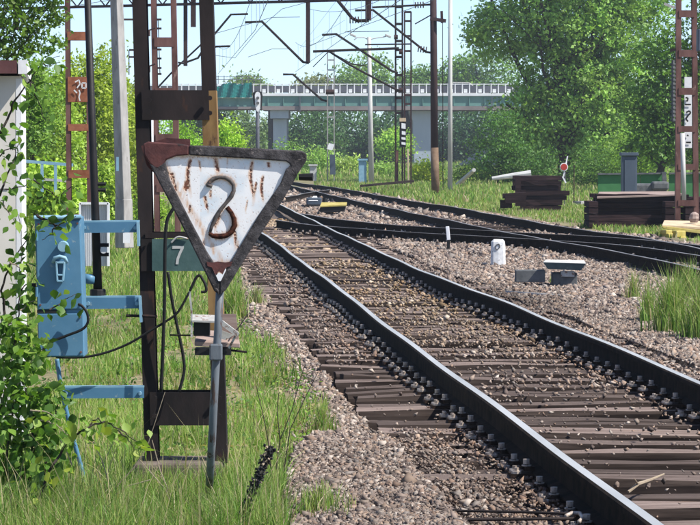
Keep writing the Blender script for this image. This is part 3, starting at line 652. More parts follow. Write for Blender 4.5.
tree('leafy_tree', (W(-40, 0, 42).x, 42, -.08), [blob(14, 16, 42, 44, 24), blob(-30, -30, 42, 70, 50), blob(40, 40, 42, 26, 16), blob(58, 14, 42, 12, 12), blob(5, 50, 42, 26, 12), blob(40, -12, 42, 30, 18)],
     9500, .042, .05, (.08, .14, .03), 'dark leafed tree with gnarled branches in the top left corner', seed=5, trunk=.06, limbs=16, per=16, hollow=.1, var=.4)

# ------------------------------------------------------------------ road bridge
BZ = 280.0
def bridge():
    t = thing('road_bridge', (0, BZ, 0), 'green steel road bridge on pale concrete piers crossing the tracks', 'bridge')
    k = BZ / F; Z = lambda py: W(350, py, BZ).z
    def slab(name, mat, x0, x1, y0, y1, d0, d1, par=t, **kw):
        mb = MB(); xa, xb = W(x0, 0, BZ).x, W(x1, 0, BZ).x
        mb.box(((xa + xb) / 2, BZ + (d0 + d1) / 2, (Z(y0) + Z(y1)) / 2), (xb - xa, d1 - d0, Z(y0) - Z(y1))); return mb.build(name, M[mat], par, **kw)
    slab('girder', 'green_girder', 262, 900, 96, 106, 0, .4)
    slab('girder', 'green_girder', -200, 261.6, 98, 106.5, .5, .9)
    slab('lower_flange', 'soffit', 262, 900, 106.1, 110, -.15, 9.6)
    slab('lower_flange', 'soffit', -200, 261.6, 106.6, 109, .35, 9.6)
    slab('deck', 'concrete', -200, 900, 95.0, 98, .95, 10)
    slab('kerb_beam', 'white_rail', 262, 900, 93.2, 95.9, -.2, .5)
    slab('kerb_beam', 'white_rail', -200, 261.5, 95.5, 97.9, .3, .9)
    for (a, b) in ((83.8, 84.5),):
        slab('handrail', 'white_rail', -200, 900, a, b, .12, .22)
    slab('parapet_panel', 'panel_grey', -200, 900, 85.6, 92.6, .55, .65)
    x = -200; i = 0; pm = MB(); pm.box((0, 0, 0), (.09, .12, (93.2 - 83.6) * k)); pme = pm.mesh('railing_post', M['white_rail'])
    while x < 760:
        p = W(x, (93.2 + 83.6) / 2, BZ); link('railing_post', pme, t, (p.x, .05, p.z)); x += 7.2
    wide = MB(); wide.box((0, 0, 0), (.30, .10, (93.2 - 89.5) * k)); wme = wide.mesh('railing_block', M['white_rail'])
    x = 264
    while x < 560:
        p = W(x, 90.8, BZ); link('railing_block', wme, t, (p.x, .02, p.z)); x += 14.4
    slab('fence_rail', 'wire', 215, 262, 76.2, 76.8, .1, .16); slab('fence_rail', 'wire', 215, 262, 79.2, 79.8, .1, .16)
    for xx in (218, 224, 230, 236, 242, 248, 254, 260): slab('fence_post', 'wire', xx - .35, xx + .35, 75.5, 84, .08, .14)
    x = 268
    while x < 560:
        slab('stiffener', 'green_girder', x - .35, x + .35, 96.4, 105.8, -.12, -.003); x += 15.5
    x = 66
    while x < 258:
        slab('stiffener', 'green_girder', x - .35, x + .35, 98.3, 106.3, .38, .497); x += 15.5
    for xx in (300, 396, 492): slab('drain_pipe', 'panel_grey', xx - .5, xx + .5, 97, 112, -.32, -.16)
    # piers
    for (x0, x1, top, cap) in ((272.5, 286.5, 118.6, (270, 288.5, 110.1, 118.4)), (414, 437.5, 112, None)):
        mb = MB(); xa, xb = W(x0, 0, BZ).x, W(x1, 0, BZ).x
        if cap: mb.box(((xa + xb) / 2, BZ + 5, (Z(top) - .1) / 2), (xb - xa, 8, Z(top) + .1))
        else:
            f = .35; zt = Z(110.1); zm = Z(121)
            prof = [(xa, -.1), (xb, -.1), (xb, zm), (xb + f, zt), (xa - f * 1.2, zt), (xa - .1, zm)]
            mb.poly_y([Vector((a, BZ + 1, b)) for a, b in prof][::-1], 8)
        mb.build('pier', M['pier'], t, bevel=.08)
        if cap: slab('pier_cap', 'pier', cap[0], cap[1], cap[2], cap[3], .2, 9.5)
    slab('pier', 'grey_dark', 266.5, 270.6, 110.2, 168.2, 5, 8)
    slab('pier', 'grey_dark', 402, 413, 110.2, 168.2, 8, 9)
    # embankment wall sloping down behind the concrete pole
    return t
bridge()
mb = MB(); pts = [W(446, 176, 215), W(500, 176, 215), W(500, 143, 215), W(484, 147, 215), W(470, 157, 215), W(456, 166, 215)]
mb.poly_y(pts, .6); tag(mb.build('embankment_wall', M['slate_box'], own=(pts[0].x, 215, 0)), 'dark blue grey sloping wall under the bridge right of the concrete pole', 'wall')
# tarpaulin with a rippled top edge
mb = MB(); n = 24
top = []
for i in range(n + 1):
    x = 217 + 35 * i / n; top.append((x, 83.6 + .7 * math.sin(i * .5) + (3 if i < 3 else 0) - .6 * math.sin(i * 1.7)))
vs = []
for i, (x, y) in enumerate(top):
    for j in range(5):
        p = W(x, y + (97.6 - y) * j / 4, BZ); p.y += -.15 + .12 * math.sin(i * .9 + j * .6); vs.append(p)
fs = [(i * 5 + j, i * 5 + j + 1, (i + 1) * 5 + j + 1, (i + 1) * 5 + j) for i in range(n) for j in range(4)]
b = len(vs); vs2 = vs + [v + Vector((0, .04, 0)) for v in vs]
mb.add(vs2, fs + [tuple(q + b for q in f)[::-1] for f in fs])
tag(mb.build('tarpaulin', M['teal'], own=W(234, 98, BZ)), 'teal sheet hung along the bridge railing beside the near mast', 'tarpaulin')
# car on the bridge
c = W(466, 0, BZ).x; zb = W(0, 95.0, BZ).z - .25
car = thing('car', (c, BZ + 4, zb), 'silver car crossing the bridge, mostly hidden behind the railing', 'car')
mb = MB(); prof = [(-2.1, .3), (2.1, .3), (2.15, .75), (1.5, .92), (1.0, .95), (.45, 1.42), (-1.0, 1.45), (-1.7, .98), (-2.15, .9)]
mb.poly_y([Vector((c + a, BZ + 3.2, zb + q)) for a, q in prof], 1.65); mb.build('body', M['pale_metal'], car, bevel=.06)
mb = MB(); mb.poly_y([Vector((c + a, BZ + 3.18, zb + q)) for a, q in [(.85, .97), (.38, 1.36), (-.95, 1.38), (-1.5, .98)]], .015); mb.build('side_window', M['glass'], car)
for sx in (-1.3, 1.35):
    mb = MB(); mb.tube([(c + sx, BZ + 3.15, zb + .31), (c + sx, BZ + 3.38, zb + .31)], .31, 14); mb.build('wheel', M['black'], car)

# ------------------------------------------------------------------ near mast
def chan(w, d, t, side):
    """C profile: web on the outer side (side=+1 right)"""
    s = side; P = [(s * w / 2, -d / 2), (s * w / 2, d / 2), (-s * w / 2, d / 2), (-s * w / 2, d / 2 - t), (s * (w / 2 - t), d / 2 - t), (s * (w / 2 - t), -d / 2 + t), (-s * w / 2, -d / 2 + t), (-s * w / 2, -d / 2)]
    return P
def battened_mast(label, Y, lb, lt, rb, rt, ybase, ytop, w, d, battens, leg, bat, group=None, extra=None, back=True):
    """lb,lt,rb,rt = centre px of left/right leg at bottom/top"""
    base = W((lb + rb) / 2, ybase, Y); base.z = min(base.z, 0)
    t = thing('steel_mast', base, label, 'mast', group)
    def X(a, b, py): u = (py - ybase) / (ytop - ybase); return a + (b - a) * u
    ext = ytop - 120 * (20 / Y) * 2
    for (a, b, sd) in ((lb, lt, -1), (rb, rt, 1)):
        mb = MB(); mb.prof(chan(w, d, .009, sd), W(a, ybase, Y), W(X(a, b, ext), ext, Y)); o = mb.build('leg', M[leg], t)
    for i, (y0, y1) in enumerate(battens):
        m = bat[i] if isinstance(bat, list) else bat
        for dd in ((-1, 1) if back else (-1,)):
            mb = MB(); q = [W(X(lb, lt, y0), y0, Y), W(X(rb, rt, y0), y0, Y), W(X(rb, rt, y1), y1, Y), W(X(lb, lt, y1), y1, Y)]
            off = Vector((0, dd * (d / 2 + .008), 0)) - Vector((0, .005, 0)); mb.poly_y([p + off for p in q][::-1], .010)
            o = mb.build('batten_plate', M[m], t)
    return t, X
NY = 15.3
mast, MX = battened_mast('near dark steel mast of two channels carrying the blue cabinet', NY, 152.5, 140, 221, 206.5, 462, 0, .066, .14, [(90.5, 120), (391, 424), (232, 237.5)], 'dark_steel', 'dark_steel')
# ochre painted lower stretch of the right channel, a thin coat proud of the steel
mb = MB(); mb.prof(chan(.070, .146, .0115, 1), W(MX(221, 206.5, 345), 345, NY), W(MX(221, 206.5, 91), 91, NY)); o = mb.build('painted_sleeve', M['ochre_steel'], mast); o['label'] = 'ochre painted stretch of the right channel'
mb = MB(); c = W(184, 470, NY); mb.box((c.x - .02, NY, c.z - .05), (.42, .42, .20)); tag(mb.build('footing', M['footing'], mast, bevel=.02), 'concrete footing block')
for (x, y) in ((149, 100), (149, 112), (210, 98), (210, 113), (155, 398), (155, 416), (219, 398), (219, 416)):
    mb = MB(); p = W(x, y, NY - .1); mb.tube([p, p + Vector((0, -.012, 0))], .012, 6); mb.build('bolt', M['dark_steel'], mast)
# green number plate fixed to the mast
pl = thing('number_plate', W(178, 270, NY - .085), 'dark green plate with a pale 7 bolted across the near mast', 'number plate')
mb = MB(); a, b = W(152, 239, NY - .098), W(219, 271, NY - .098); mb.box(((a.x + b.x) / 2, a.y, (a.z + b.z) / 2), (b.x - a.x, .006, a.z - b.z)); mb.build('plate', M['green_plate'], pl)
mb = MB(); a, b = W(141, 239, NY - .085), W(152, 271, NY - .085); mb.box(((a.x + b.x) / 2, a.y, (a.z + b.z) / 2), (b.x - a.x, .01, a.z - b.z)); mb.build('clamp', M['dark_steel'], pl)
mb = MB(); q = [(172.4, 246), (183.8, 246), (183.8, 248.2), (181.2, 253.4), (178.9, 259.4), (178.4, 264.4), (175.6, 264.2), (176.4, 258.6), (178.6, 253), (180.6, 248.6), (172.2, 248.8)]
mb.poly_y([W(x, y, NY - .1035) for x, y in q][::-1], .002); mb.build('digit', M['pale_pole'], pl)

# ------------------------------------------------------------------ triangular sign
SY = 13.75
sg = thing('triangular_sign', G(208, 514, -.05), 'rusty white inverted triangle sign with black frame and raised figure, on a slanting grey post', 'sign')
def sign_plate():
    """fine sheet; the worn enamel, stains and flaking rust are its own colour"""
    st = .42; xs = np.arange(156, 300, st); ys = np.arange(152, 292, st); X, Y = np.meshgrid(xs, ys)
    def fb(sx, sy, sd): return .5 * vnoise(X / sx, Y / sy, 1, sd) + .3 * vnoise(X / sx * 2.1, Y / sy * 2.1, 1, sd + 1) + .2 * vnoise(X / sx * 4.3, Y / sy * 4.3, 1, sd + 2)
    C = np.ones(X.shape + (3,)) * np.array([.86, .855, .84]); C *= (1 - .12 * fb(9, 16, 5))[..., None]
    cool = np.clip((fb(26, 20, 9) - .5) * 4, 0, 1) * (X > 200); C = C * (1 - cool[..., None] * np.array([.22, .14, .08]))
    o = np.zeros(X.shape); d = np.zeros(X.shape)
    nz = fb(2.2, 7, 21); nf = fb(1.3, 1.6, 31)
    # vertical runs: x, y0, length, width, strength
    for (x0, y0, L, w, a) in ((189, 158, 46, 2.6, 1), (187, 180, 16, 3.2, 1.1), (191, 205, 12, 2.2, .9), (217, 157, 24, 3.2, .9), (252, 160, 52, 2.4, .9), (255, 182, 20, 1.8, .9), (263, 176, 34, 2.0, .95), (166, 166, 14, 4.0, 1.0), (172, 172, 18, 3.6, .9), (176, 182, 14, 2.8, .8),
            (234, 226, 30, 2.4, .8), (238, 240, 20, 3, .7), (206, 196, 20, 2.2, .9), (212, 190, 12, 2, .8), (199, 160, 14, 1.6, .7), (268, 162, 8, 3, .8), (226, 157, 12, 1.4, .6), (247, 200, 16, 1.2, .7), (181, 200, 18, 1.4, .6), (205, 238, 12, 2, .7)):
        u = (Y - y0) / L; g = np.exp(-((X - x0 - 1.6 * np.sin(Y * .13 + x0)) / w) ** 2) * np.clip(u * 6 + .6, 0, 1) * np.clip((1 - u) * 2.2, 0, 1)
        o = np.maximum(o, a * g * (.35 + nz)); d = np.maximum(d, a * g * (.2 + 1.1 * nf))
    # left edge blotches, numeral halo
    P = np.array([(208.5, 184), (212, 179), (220, 177), (229, 179), (234, 186), (232, 196), (226, 204), (220, 213), (214, 224), (210, 233), (213, 236), (222, 237), (230, 233), (234.5, 225), (233, 216), (228, 209)], float)
    dist = np.full(X.shape, 1e9)
    for p, q in zip(P[:-1], P[1:]):
        t = np.clip(((X - p[0]) * (q[0] - p[0]) + (Y - p[1]) * (q[1] - p[1])) / ((q - p) ** 2).sum(), 0, 1)
        dist = np.minimum(dist, np.hypot(X - p[0] - t * (q[0] - p[0]), Y - p[1] - t * (q[1] - p[1])))
    low = np.clip((Y - 205) / 15, 0, 1) * (X > 214); up = np.clip((190 - Y) / 6, 0, 1)
    o = np.maximum(o, np.exp(-(dist / (2.4 + 2.2 * low + 2 * up)) ** 2) * (.25 + 1.1 * nf) * (.45 + .5 * low + .5 * up)); d = np.maximum(d, np.exp(-(dist / (1.8 + 1.8 * low)) ** 2) * (.2 + nf) * (.5 + .5 * low))
    eL = np.abs((X - 163) * .86 - (Y - 163) * .5) ; o = np.maximum(o, np.exp(-(eL / 5) ** 2) * nz * 1.0); 
    top = np.exp(-((Y - 157) / 3.5) ** 2); o = np.maximum(o, top * nf * .9); d = np.maximum(d, top * nf * .75)
    bot = np.clip((Y - 256) / 8, 0, 1); o = np.maximum(o, bot * (.25 + nz))
    sp = fb(1.0, 1.1, 51); o = np.maximum(o, np.clip((sp - .70) * 6, 0, .7)); d = np.maximum(d, np.clip((sp - .76) * 9, 0, 1))
    o = np.clip((o - .16) * 2.0, 0, 1)[..., None]; dd = np.clip((d - .48) * 6, 0, 1)[..., None]
    C = C * (1 - o * .8) + np.array([.60, .36, .20]) * o * .8
    rc = np.array([.17, .06, .032]) * (.5 + 1.0 * fb(1.2, 1.2, 61))[..., None]; C = C * (1 - dd) + rc * dd
    ny, nx = X.shape; k = F / SY; O = W(220, 290, SY); V = np.zeros((ny, nx, 3))
    p0, pdx, pdy = W(156, 152, SY), W(157, 152, SY) - W(156, 152, SY), W(156, 153, SY) - W(156, 152, SY)
    V[..., 0] = p0.x + (X - 156) * pdx.x; V[..., 1] = SY - .0015 * (1 - dd[..., 0]); V[..., 2] = p0.z + (Y - 152) * pdy.z
    i = (np.arange(ny - 1)[:, None] * nx + np.arange(nx - 1)[None, :]); xc, yc = X[:-1, :-1], Y[:-1, :-1]
    ins = (yc > 154) & (yc < 288) & (xc > 159 + (yc - 156) * .425) & (xc < 296.5 - (yc - 156) * .575)
    i = i[ins]; Fq = np.c_[i, i + nx, i + nx + 1, i + 1]; used = np.unique(Fq); mp = np.full(nx * ny, -1); mp[used] = np.arange(len(used))
    me = np_mesh('plate', V.reshape(-1, 3)[used], mp[Fq], M['worn_enamel'], C.reshape(-1, 3)[used], ORG[sg], smooth=True); link('plate', me, sg)
    mb = MB(); mb.poly_y([W(x, y, SY + .002) for x, y in ((160, 155), (296, 157), (222, 290), (216, 290))][::-1], .003); mb.build('backing', M['grey_dark'], sg)
M['worn_enamel'] = attr_mat('worn_enamel', 0, .45); M['worn_enamel'].node_tree.nodes['Principled BSDF'].inputs['Specular IOR Level'].default_value = .4
sign_plate()
def framebar(pts, mat, nm='frame_bar', th=.035):
    mb = MB(); mb.poly_y([W(x, y, SY - .018) for x, y in pts][::-1], th); return mb.build(nm, M[mat], sg, bevel=.006)
framebar([(189, 145.2), (214, 146), (250, 148), (288, 150), (302, 150.6), (306.4, 154), (306.8, 160), (303, 166), (296, 176), (291, 171), (290, 164), (286, 161.4), (250, 158.6), (214, 156.6), (189, 155.2)], 'frame_black')
framebar([(143, 144), (148, 141.6), (158, 142.4), (178, 143.6), (188.6, 145.2), (188.6, 155.2), (176, 156), (166, 160), (163, 165), (157, 170), (150, 164), (144, 155)], 'frame_rust')
framebar([(149, 163), (157, 166), (165, 162), (170, 180), (187, 214), (206, 250), (213.5, 262), (219.5, 281), (219.5, 295), (214, 291), (200, 262), (180, 222), (163, 190)], 'frame_black')
framebar([(286, 169), (291, 165), (298, 174), (283, 200), (262, 232), (240, 267), (226, 290), (219.7, 295), (219.7, 281), (228, 266), (234, 256), (258, 216), (280, 184)], 'frame_black')
# dark clamp plate behind the top left corner
mb = MB(); q = [(141, 146), (166, 138), (190, 139), (190, 154), (168, 162), (157, 176), (147, 166)]
mb.poly_y([W(x, y, SY + .03) for x, y in q][::-1], .02); o = mb.build('bracket', M['frame_rust'], sg)
# rust hole with the white tip below
mb = MB(); q = [(206.5, 261.6), (212, 262.6), (218, 261.4), (225, 262.4), (232.5, 261.4), (231, 266), (226, 267.5), (223, 274), (219, 271.5), (215, 275), (212, 267.5), (207.5, 266)]
mb.poly_y([W(x, y, SY - .021) for x, y in q][::-1], .002); mb.build('rust_patch', M['frame_rust'], sg)
mb = MB(); q = [(213, 269), (216, 275.6), (219, 272.4), (222.6, 274.6), (225.5, 268.4), (226.2, 270), (220.8, 281), (218.4, 281)]
mb.poly_y([W(x, y, SY - .0215) for x, y in q][::-1], .002); mb.build('paint_flake', M['white'], sg)
S = lambda L: [W(140 + x / 3.889, 130 + y / 3.889, SY - .005) for x, y in L]
mb = MB(); mb.tube(S([(268, 218), (270, 203), (285, 190), (308, 183), (332, 185), (352, 196), (364, 214), (365, 236), (355, 258), (335, 283), (313, 310), (294, 342), (278, 378), (271, 402)]), [.0115] + [.0088 + .0014 * math.sin(i * 2.1) for i in range(12)] + [.006], 8)
mb.tube(S([(268, 222), (271, 210)]), [.013, .014], 8)
tag(mb.build('raised_figure', M['raised_dark'], sg, smooth=True), 'upper dark stroke of the raised figure 2')
mb = MB(); mb.tube(S([(269, 402), (282, 411), (310, 414), (336, 410), (356, 396), (367, 372), (366, 346), (355, 322), (338, 300)]), [.008, .010, .012, .0105, .0115, .012, .0105, .0095, .010], 8)
tag(mb.build('raised_figure', M['raised_rust'], sg, smooth=True), 'lower rusty hook of the raised figure 2')
mb = MB(); mb.tube([W(220, 286, SY + .03), W(218, 330, SY + .03), W(215, 380, SY + .02), W(212, 440, SY + .01), G(207.5, 514, -.05)], .0172, 12)
mb.build('post', M['post_paint'], sg, smooth=True)
mb = MB(); p = W(306, 177, SY); mb.tube([p + Vector((-.03, 0, 0)), p + Vector((.03, -.01, 0))], [.014, .017], 8); mb.build('bolt', M['black'], sg)
mb = MB(); a = W(216, 352, SY); mb.box((a.x, SY - .01, a.z), (.055, .05, .07)); mb.build('post_clamp', M['post_paint'], sg, bevel=.006)

# rusty step / pulley bracket on the post
PY = 14.3
br = thing('pulley_bracket', W(218, 346, PY), 'rusty board and pale angle bracket fixed on the post below the triangular sign', 'bracket')
def pane(nm, pts, mat, Y, th, par, **kw):
    mb = MB(); mb.poly_y([W(x, y, Y) for x, y in pts][::-1], th); return mb.build(nm, M[mat], par, **kw)
mb = MB(); mb.hexa([W(194.5, 346, PY - .02), W(240, 348, PY - .02), W(238, 336, PY + .22), W(197, 334, PY + .22)] + [p + Vector((0, 0, .02)) for p in [W(194.5, 346, PY - .02), W(240, 348, PY - .02), W(238, 336, PY + .22), W(197, 334, PY + .22)]])
mb.build('board', M['wood_board'], br, bevel=.003)
pane('backplate', [(221, 314), (236, 314), (239.5, 346), (223, 347)], 'wood_board', PY + .06, .012, br)
pane('black_box', [(193.5, 321), (209.5, 322), (209.5, 336), (193.5, 336)], 'black', PY - .06, .08, br)
mb = MB(); mb.hexa([W(192, 322, PY - .1), W(219, 323, PY - .1), W(219, 317, PY), W(192, 316, PY)] + [p + Vector((0, 0, .008)) for p in [W(192, 322, PY - .1), W(219, 323, PY - .1), W(219, 317, PY), W(192, 316, PY)]])
mb.build('top_plate', M['pale_metal'], br)
for q in ((191.6, 312, .09, 191.6, 337, .09, .008, .01), (191.6, 312, .09, 189.6, 291, .09, .008, .01), (221, 322, .1, 237, 334, .05, .02, .03), (229, 348, .04, 236, 335, .06, .010, .01)):
    mb = MB(); mb.bar(W(q[0], q[1], PY - q[2]), W(q[3], q[4], PY - q[5]), q[6], q[7]); mb.build('pale_strut', M['pale_metal'], br)
pane('gusset', [(221, 330), (234, 335), (226, 340), (221, 339)], 'pale_metal', PY - .03, .006, br)
mb = MB(); mb.tube([W(170, 335, PY - .05), W(193, 335.4, PY - .05)], .0035, 6); mb.tube([W(228, 350, PY), W(247, 352, PY)], .005, 6); mb.tube([W(234, 334, PY), W(248, 314, PY + .1)], .003, 6); mb.build('spindle', M['dark_steel'], br)
mb = MB(); a = W(213, 347, PY); mb.box((a.x, PY + .02, a.z - .02), (.16, .1, .03)); mb.build('underside_clamp', M['black'], br)
# cut-off ochre backing post
mb = MB(); mb.tube([W(212, 283, PY + .2), W(214, 346, PY + .2)], .001, 4)

# ------------------------------------------------------------------ hanging cables on the mast
def cable(pts, Y, r, label, cat='cable', mat='cable', name='cable'):
    P = [W(x, y, Y + (dy if dy else 0)) for x, y, dy in [(q + (0,))[:3] for q in pts]]
    # smooth
    out = []
    for i in range(len(P) - 1):
        p0, p1, p2, p3 = P[max(i - 1, 0)], P[i], P[i + 1], P[min(i + 2, len(P) - 1)]
        for k in range(6):
            t = k / 6; out.append(.5 * ((2 * p1) + (-p0 + p2) * t + (2 * p0 - 5 * p1 + 4 * p2 - p3) * t * t + (-p0 + 3 * p1 - 3 * p2 + p3) * t ** 3))
    out.append(P[-1]); mb = MB(); mb.tube(out, r, 7, m=0)
    return tag(mb.build(name, M[mat], own=P[0], smooth=True), label, cat)
cable([(176, 205), (170, 214), (166.5, 224), (165, 250), (164.6, 300), (163, 350), (161, 392)], NY - .16, .0085, 'straight black cable hanging in front of the green number plate')
cable([(168, 272), (172, 300), (178, 330), (183, 355), (184, 372), (179, 392)], NY - .13, .0075, 'slightly bent black cable hanging below the green number plate')
cable([(200, 275), (196, 278), (190, 291)], PY - .1, .0065, 'short black cable bend above the rusty bracket')
cable([(200, 275), (205, 284), (206, 291), (201, 292)], PY - .1, .0065, 'small cable hook beside the ochre leg above the bracket')
cable([(190, 291), (178, 312), (165, 322), (150, 331), (130, 343), (108, 352), (85, 357), (62, 357.5), (56, 357)], NY - .15, .006, 'long black cable sweeping from the cabinet base up to the bracket')
cable([(171, 243), (178, 237), (188, 239)], NY - .11, .005, 'pale curved conduit on top of the green number plate', mat='pale_metal')

# ------------------------------------------------------------------ blue cabinet and its brackets
CY = 15.0
cb = thing('control_cabinet', W(60, 358, CY), 'blue painted metal control cabinet with a padlock hasp on the left of the near mast', 'cabinet')
mb = MB(); fr = [W(34.5, 218, CY - .1), W(80.5, 217, CY - .1), W(84.3, 357, CY - .1), W(38.5, 357.5, CY - .1)]
mb.poly_y(fr[::-1], .20); mb.build('body', M['blue'], cb, bevel=.006)
mb = MB(); mb.hexa([W(33.6, 219.5, CY - .125), W(81.6, 218.5, CY - .125), W(81.6, 217, CY + .11), W(33.6, 218, CY + .11)] + [p + Vector((0, 0, .012)) for p in [W(33.6, 219.5, CY - .125), W(81.6, 218.5, CY - .125), W(81.6, 217, CY + .11), W(33.6, 218, CY + .11)]]); mb.build('lid', M['blue_light'], cb, bevel=.003)
mb = MB(); mb.poly_y([W(x, y, CY - .112) for x, y in ((36, 221.5), (79.6, 220.7), (82.6, 309), (37.4, 309.5))][::-1], .010); dr = mb.build('door', M['blue'], cb, bevel=.003)
mb = MB(); mb.poly_y([W(x, y, CY - .112) for x, y in ((37.6, 314), (82.8, 313.4), (83.8, 356), (38.8, 356.6))][::-1], .010); mb.build('lower_panel', M['blue'], cb, bevel=.003)
mb = MB(); mb.poly_y([W(x, y, CY - .108) for x, y in ((37, 310.2), (66, 310.2), (66, 313), (37, 313))][::-1], .012); mb.build('seam', M['black'], cb)
mb = MB(); p = W(63.5, 246.5, CY - .115); mb.tube([p, p + Vector((0, -.035, 0))], [.027, .025], 16); mb.build('lock_cap', M['blue_light'], dr, bevel=.002)
mb = MB()
for a, b in (((55.5, 262.5), (65, 262.5)), ((56.5, 262), (57.5, 281)), ((64.6, 262), (63, 281)), ((57, 281), (63, 281)), ((57.6, 275), (63, 275))):
    mb.bar(W(a[0], a[1], CY - .13), W(b[0], b[1], CY - .13), .009, .03)
mb.build('padlock_hasp', M['blue_light'], dr, bevel=.002)
mb = MB(); a = W(60, 260.5, CY - .13); mb.tube([a + Vector((-.032, 0, -.01)), a + Vector((-.024, -.01, .012)), a + Vector((0, -.012, .02)), a + Vector((.024, -.01, .012)), a + Vector((.032, 0, -.01))], .009, 8); mb.build('hasp_hood', M['blue_light'], dr, smooth=True)
for (x, y) in ((38.5, 224), (77.4, 223.4), (40.4, 305), (80.2, 305), (40.6, 317.5), (80, 317), (42, 352), (81, 352)):
    mb = MB(); p = W(x, y, CY - .112); mb.tube([p, p + Vector((0, -.006, 0))], .005, 8); mb.build('screw', M['rust_steel'], cb)
for y in (236, 292):
    mb = MB(); p = W(36.6, y, CY - .118); mb.tube([p - Vector((0, 0, .022)), p + Vector((0, 0, .022))], .007, 8); mb.build('hinge', M['blue'], cb)
mb = MB(); a = W(33.5, 287, CY - .03); mb.box(a, (.02, .05, .035)); mb.build('hinge', M['black'], cb)
cable([(40, 353), (52, 342), (66, 336), (82, 329.5), (88, 322), (87, 313), (82, 306), (78, 304)], CY - .16, .0065, 'thick black cable looping over the lower part of the blue cabinet')
def arm(y0, y1, xa, xb, lb, Y=NY - .09, d=.05):
    t = thing('bracket_arm', W((xa + xb) / 2, y1, Y), lb, 'bracket', 'blue bracket arms between cabinet and mast')
    mb = MB(); mb.poly_y([W(xa, y0, Y), W(xa, y1, Y), W(xb, y1 - .6, Y), W(xb, y0 - .6, Y)], .008); mb.build('web', M['blue'], t)
    mb = MB(); a = W(xa, y0, Y); b = W(xb, y0 - .6, Y); mb.hexa([a + Vector((0, 0, 0)), b, b + Vector((0, d, 0)), a + Vector((0, d, 0))] + [p + Vector((0, 0, .008)) for p in (a, b, b + Vector((0, d, 0)), a + Vector((0, d, 0)))]); mb.build('flange', M['blue_light'], t)
    for x in (xa + 4, xb - 4):
        mb = MB(); p = W(x, (y0 + y1) / 2, Y); mb.tube([p, p + Vector((0, -.014, 0))], .010, 6); mb.build('bolt', M['blue_light'], t)
    return t
a1 = arm(222.5, 233, 80, 139.5, 'upper blue steel arm joining the top of the cabinet to the mast')
mb = MB(); mb.bar(W(138, 222, NY - .1), W(138.8, 246, NY - .1), .012, .05); mb.build('end_plate', M['blue_light'], a1)
a2 = arm(298, 309, 84, 141, 'middle blue steel arm below the black pipe')
mb = MB(); mb.bar(W(140, 297, NY - .1), W(141.4, 322, NY - .1), .012, .05); mb.build('end_plate', M['blue_light'], a2)
mb = MB(); mb.tube([W(126, 315.6, NY - .1), W(157, 316.4, NY - .1)], .007, 8); mb.build('clamp_bolt', M['dark_steel'], a2)
a3 = arm(388, 398.5, 62, 144, 'lowest blue steel arm on the thin slanting leg')
cable([(57, 359), (60, 380), (64, 400), (71, 430), (82, 470), (86, 488)], NY - .12, .011, 'thin blue slanting leg under the cabinet', 'leg', 'blue', 'support_leg')

# black vertical pipe standing on the middle arm
pp = thing('vertical_pipe', W(95.5, 297, NY - .03), 'thick black vertical pipe standing on the middle blue arm', 'pipe')
mb = MB(); mb.tube([W(98, 296, NY - .03), W(94.5, 190, NY - .03), W(85.5, -60, NY - .03)], [.022, .019, .016], 14); mb.build('pipe', M['black_pipe'], pp, smooth=True)
mb = MB(); p = W(98, 292.5, NY - .03); mb.tube([p - Vector((0, 0, .016)), p + Vector((0, 0, .016))], .038, 14); mb.build('base_flange', M['black_pipe'], pp, bevel=.004)
mb = MB()
for y in (245, 254.5, 184, 190): mb = MB(); p = W(100 if y > 200 else 97, y, NY - .03); mb.tube([p, p + Vector((.042, 0, 0))], .009, 8); mb.build('side_clip', M['black_pipe'], pp)
mb = MB(); p = W(104, 250, NY - .03); mb.tube([p, p + Vector((0, -.03, 0))], .016, 12); mb.build('roller', M['white_trim'], pp)
mb = MB(); mb.tube([W(83, 278.5, NY - .03), W(95, 279.5, NY - .03)], .024, 12); mb.build('socket', M['blue'], pp, smooth=True)

# ------------------------------------------------------------------ cream building on the left
BY = 17.5
bl = thing('service_building', W(0, 400, BY), 'cream rendered hut with dark red roof edge behind the shrub on the left', 'building')
HC = W(20.5, 0, BY); HR = Matrix.Rotation(math.radians(5.2), 3, 'Z'); HZ = W(0, 76, BY).z
def hut(name, mat, c, d, bevel=0, m2=None):
    """box in the hut's own frame: origin at its near right corner, x to the right, y away"""
    mb = MB(); mb.box(Vector((HC.x, HC.y, 0)) + HR @ Vector(c), d, R=HR); return mb.build(name, M[mat], bl, bevel=bevel)
hut('wall', 'plaster', (-1.5, 1.2, HZ / 2 - .1), (3.0, 2.4, HZ + .2))
hut('sunlit_side_skin', 'white_trim', (-.012, 1.2, HZ / 2 - .1), (.03, 2.404, HZ + .17))  # whiter skin over the right wall, its sunlight put into the colour
for zz in (189, 330): hut('render_joint', 'grey_dark', (-1.52, -.002, W(0, zz, BY).z), (2.9, .006, .005))
h0, h1 = W(0, 73.5, BY - .1).z, W(0, 60.5, BY - .1).z
hut('fascia', 'roof_red', (-1.52, -.09, (h0 + h1) / 2), (3.0, .07, h1 - h0))
hut('roof_end', 'white_trim', (.012, 1.15, (h0 + h1) / 2), (.05, 2.52, h1 - h0 + .004))
hut('roof', 'concrete', (-1.52, 1.17, (h0 + h1) / 2 + .002), (3.0, 2.44, h1 - h0 - .01))

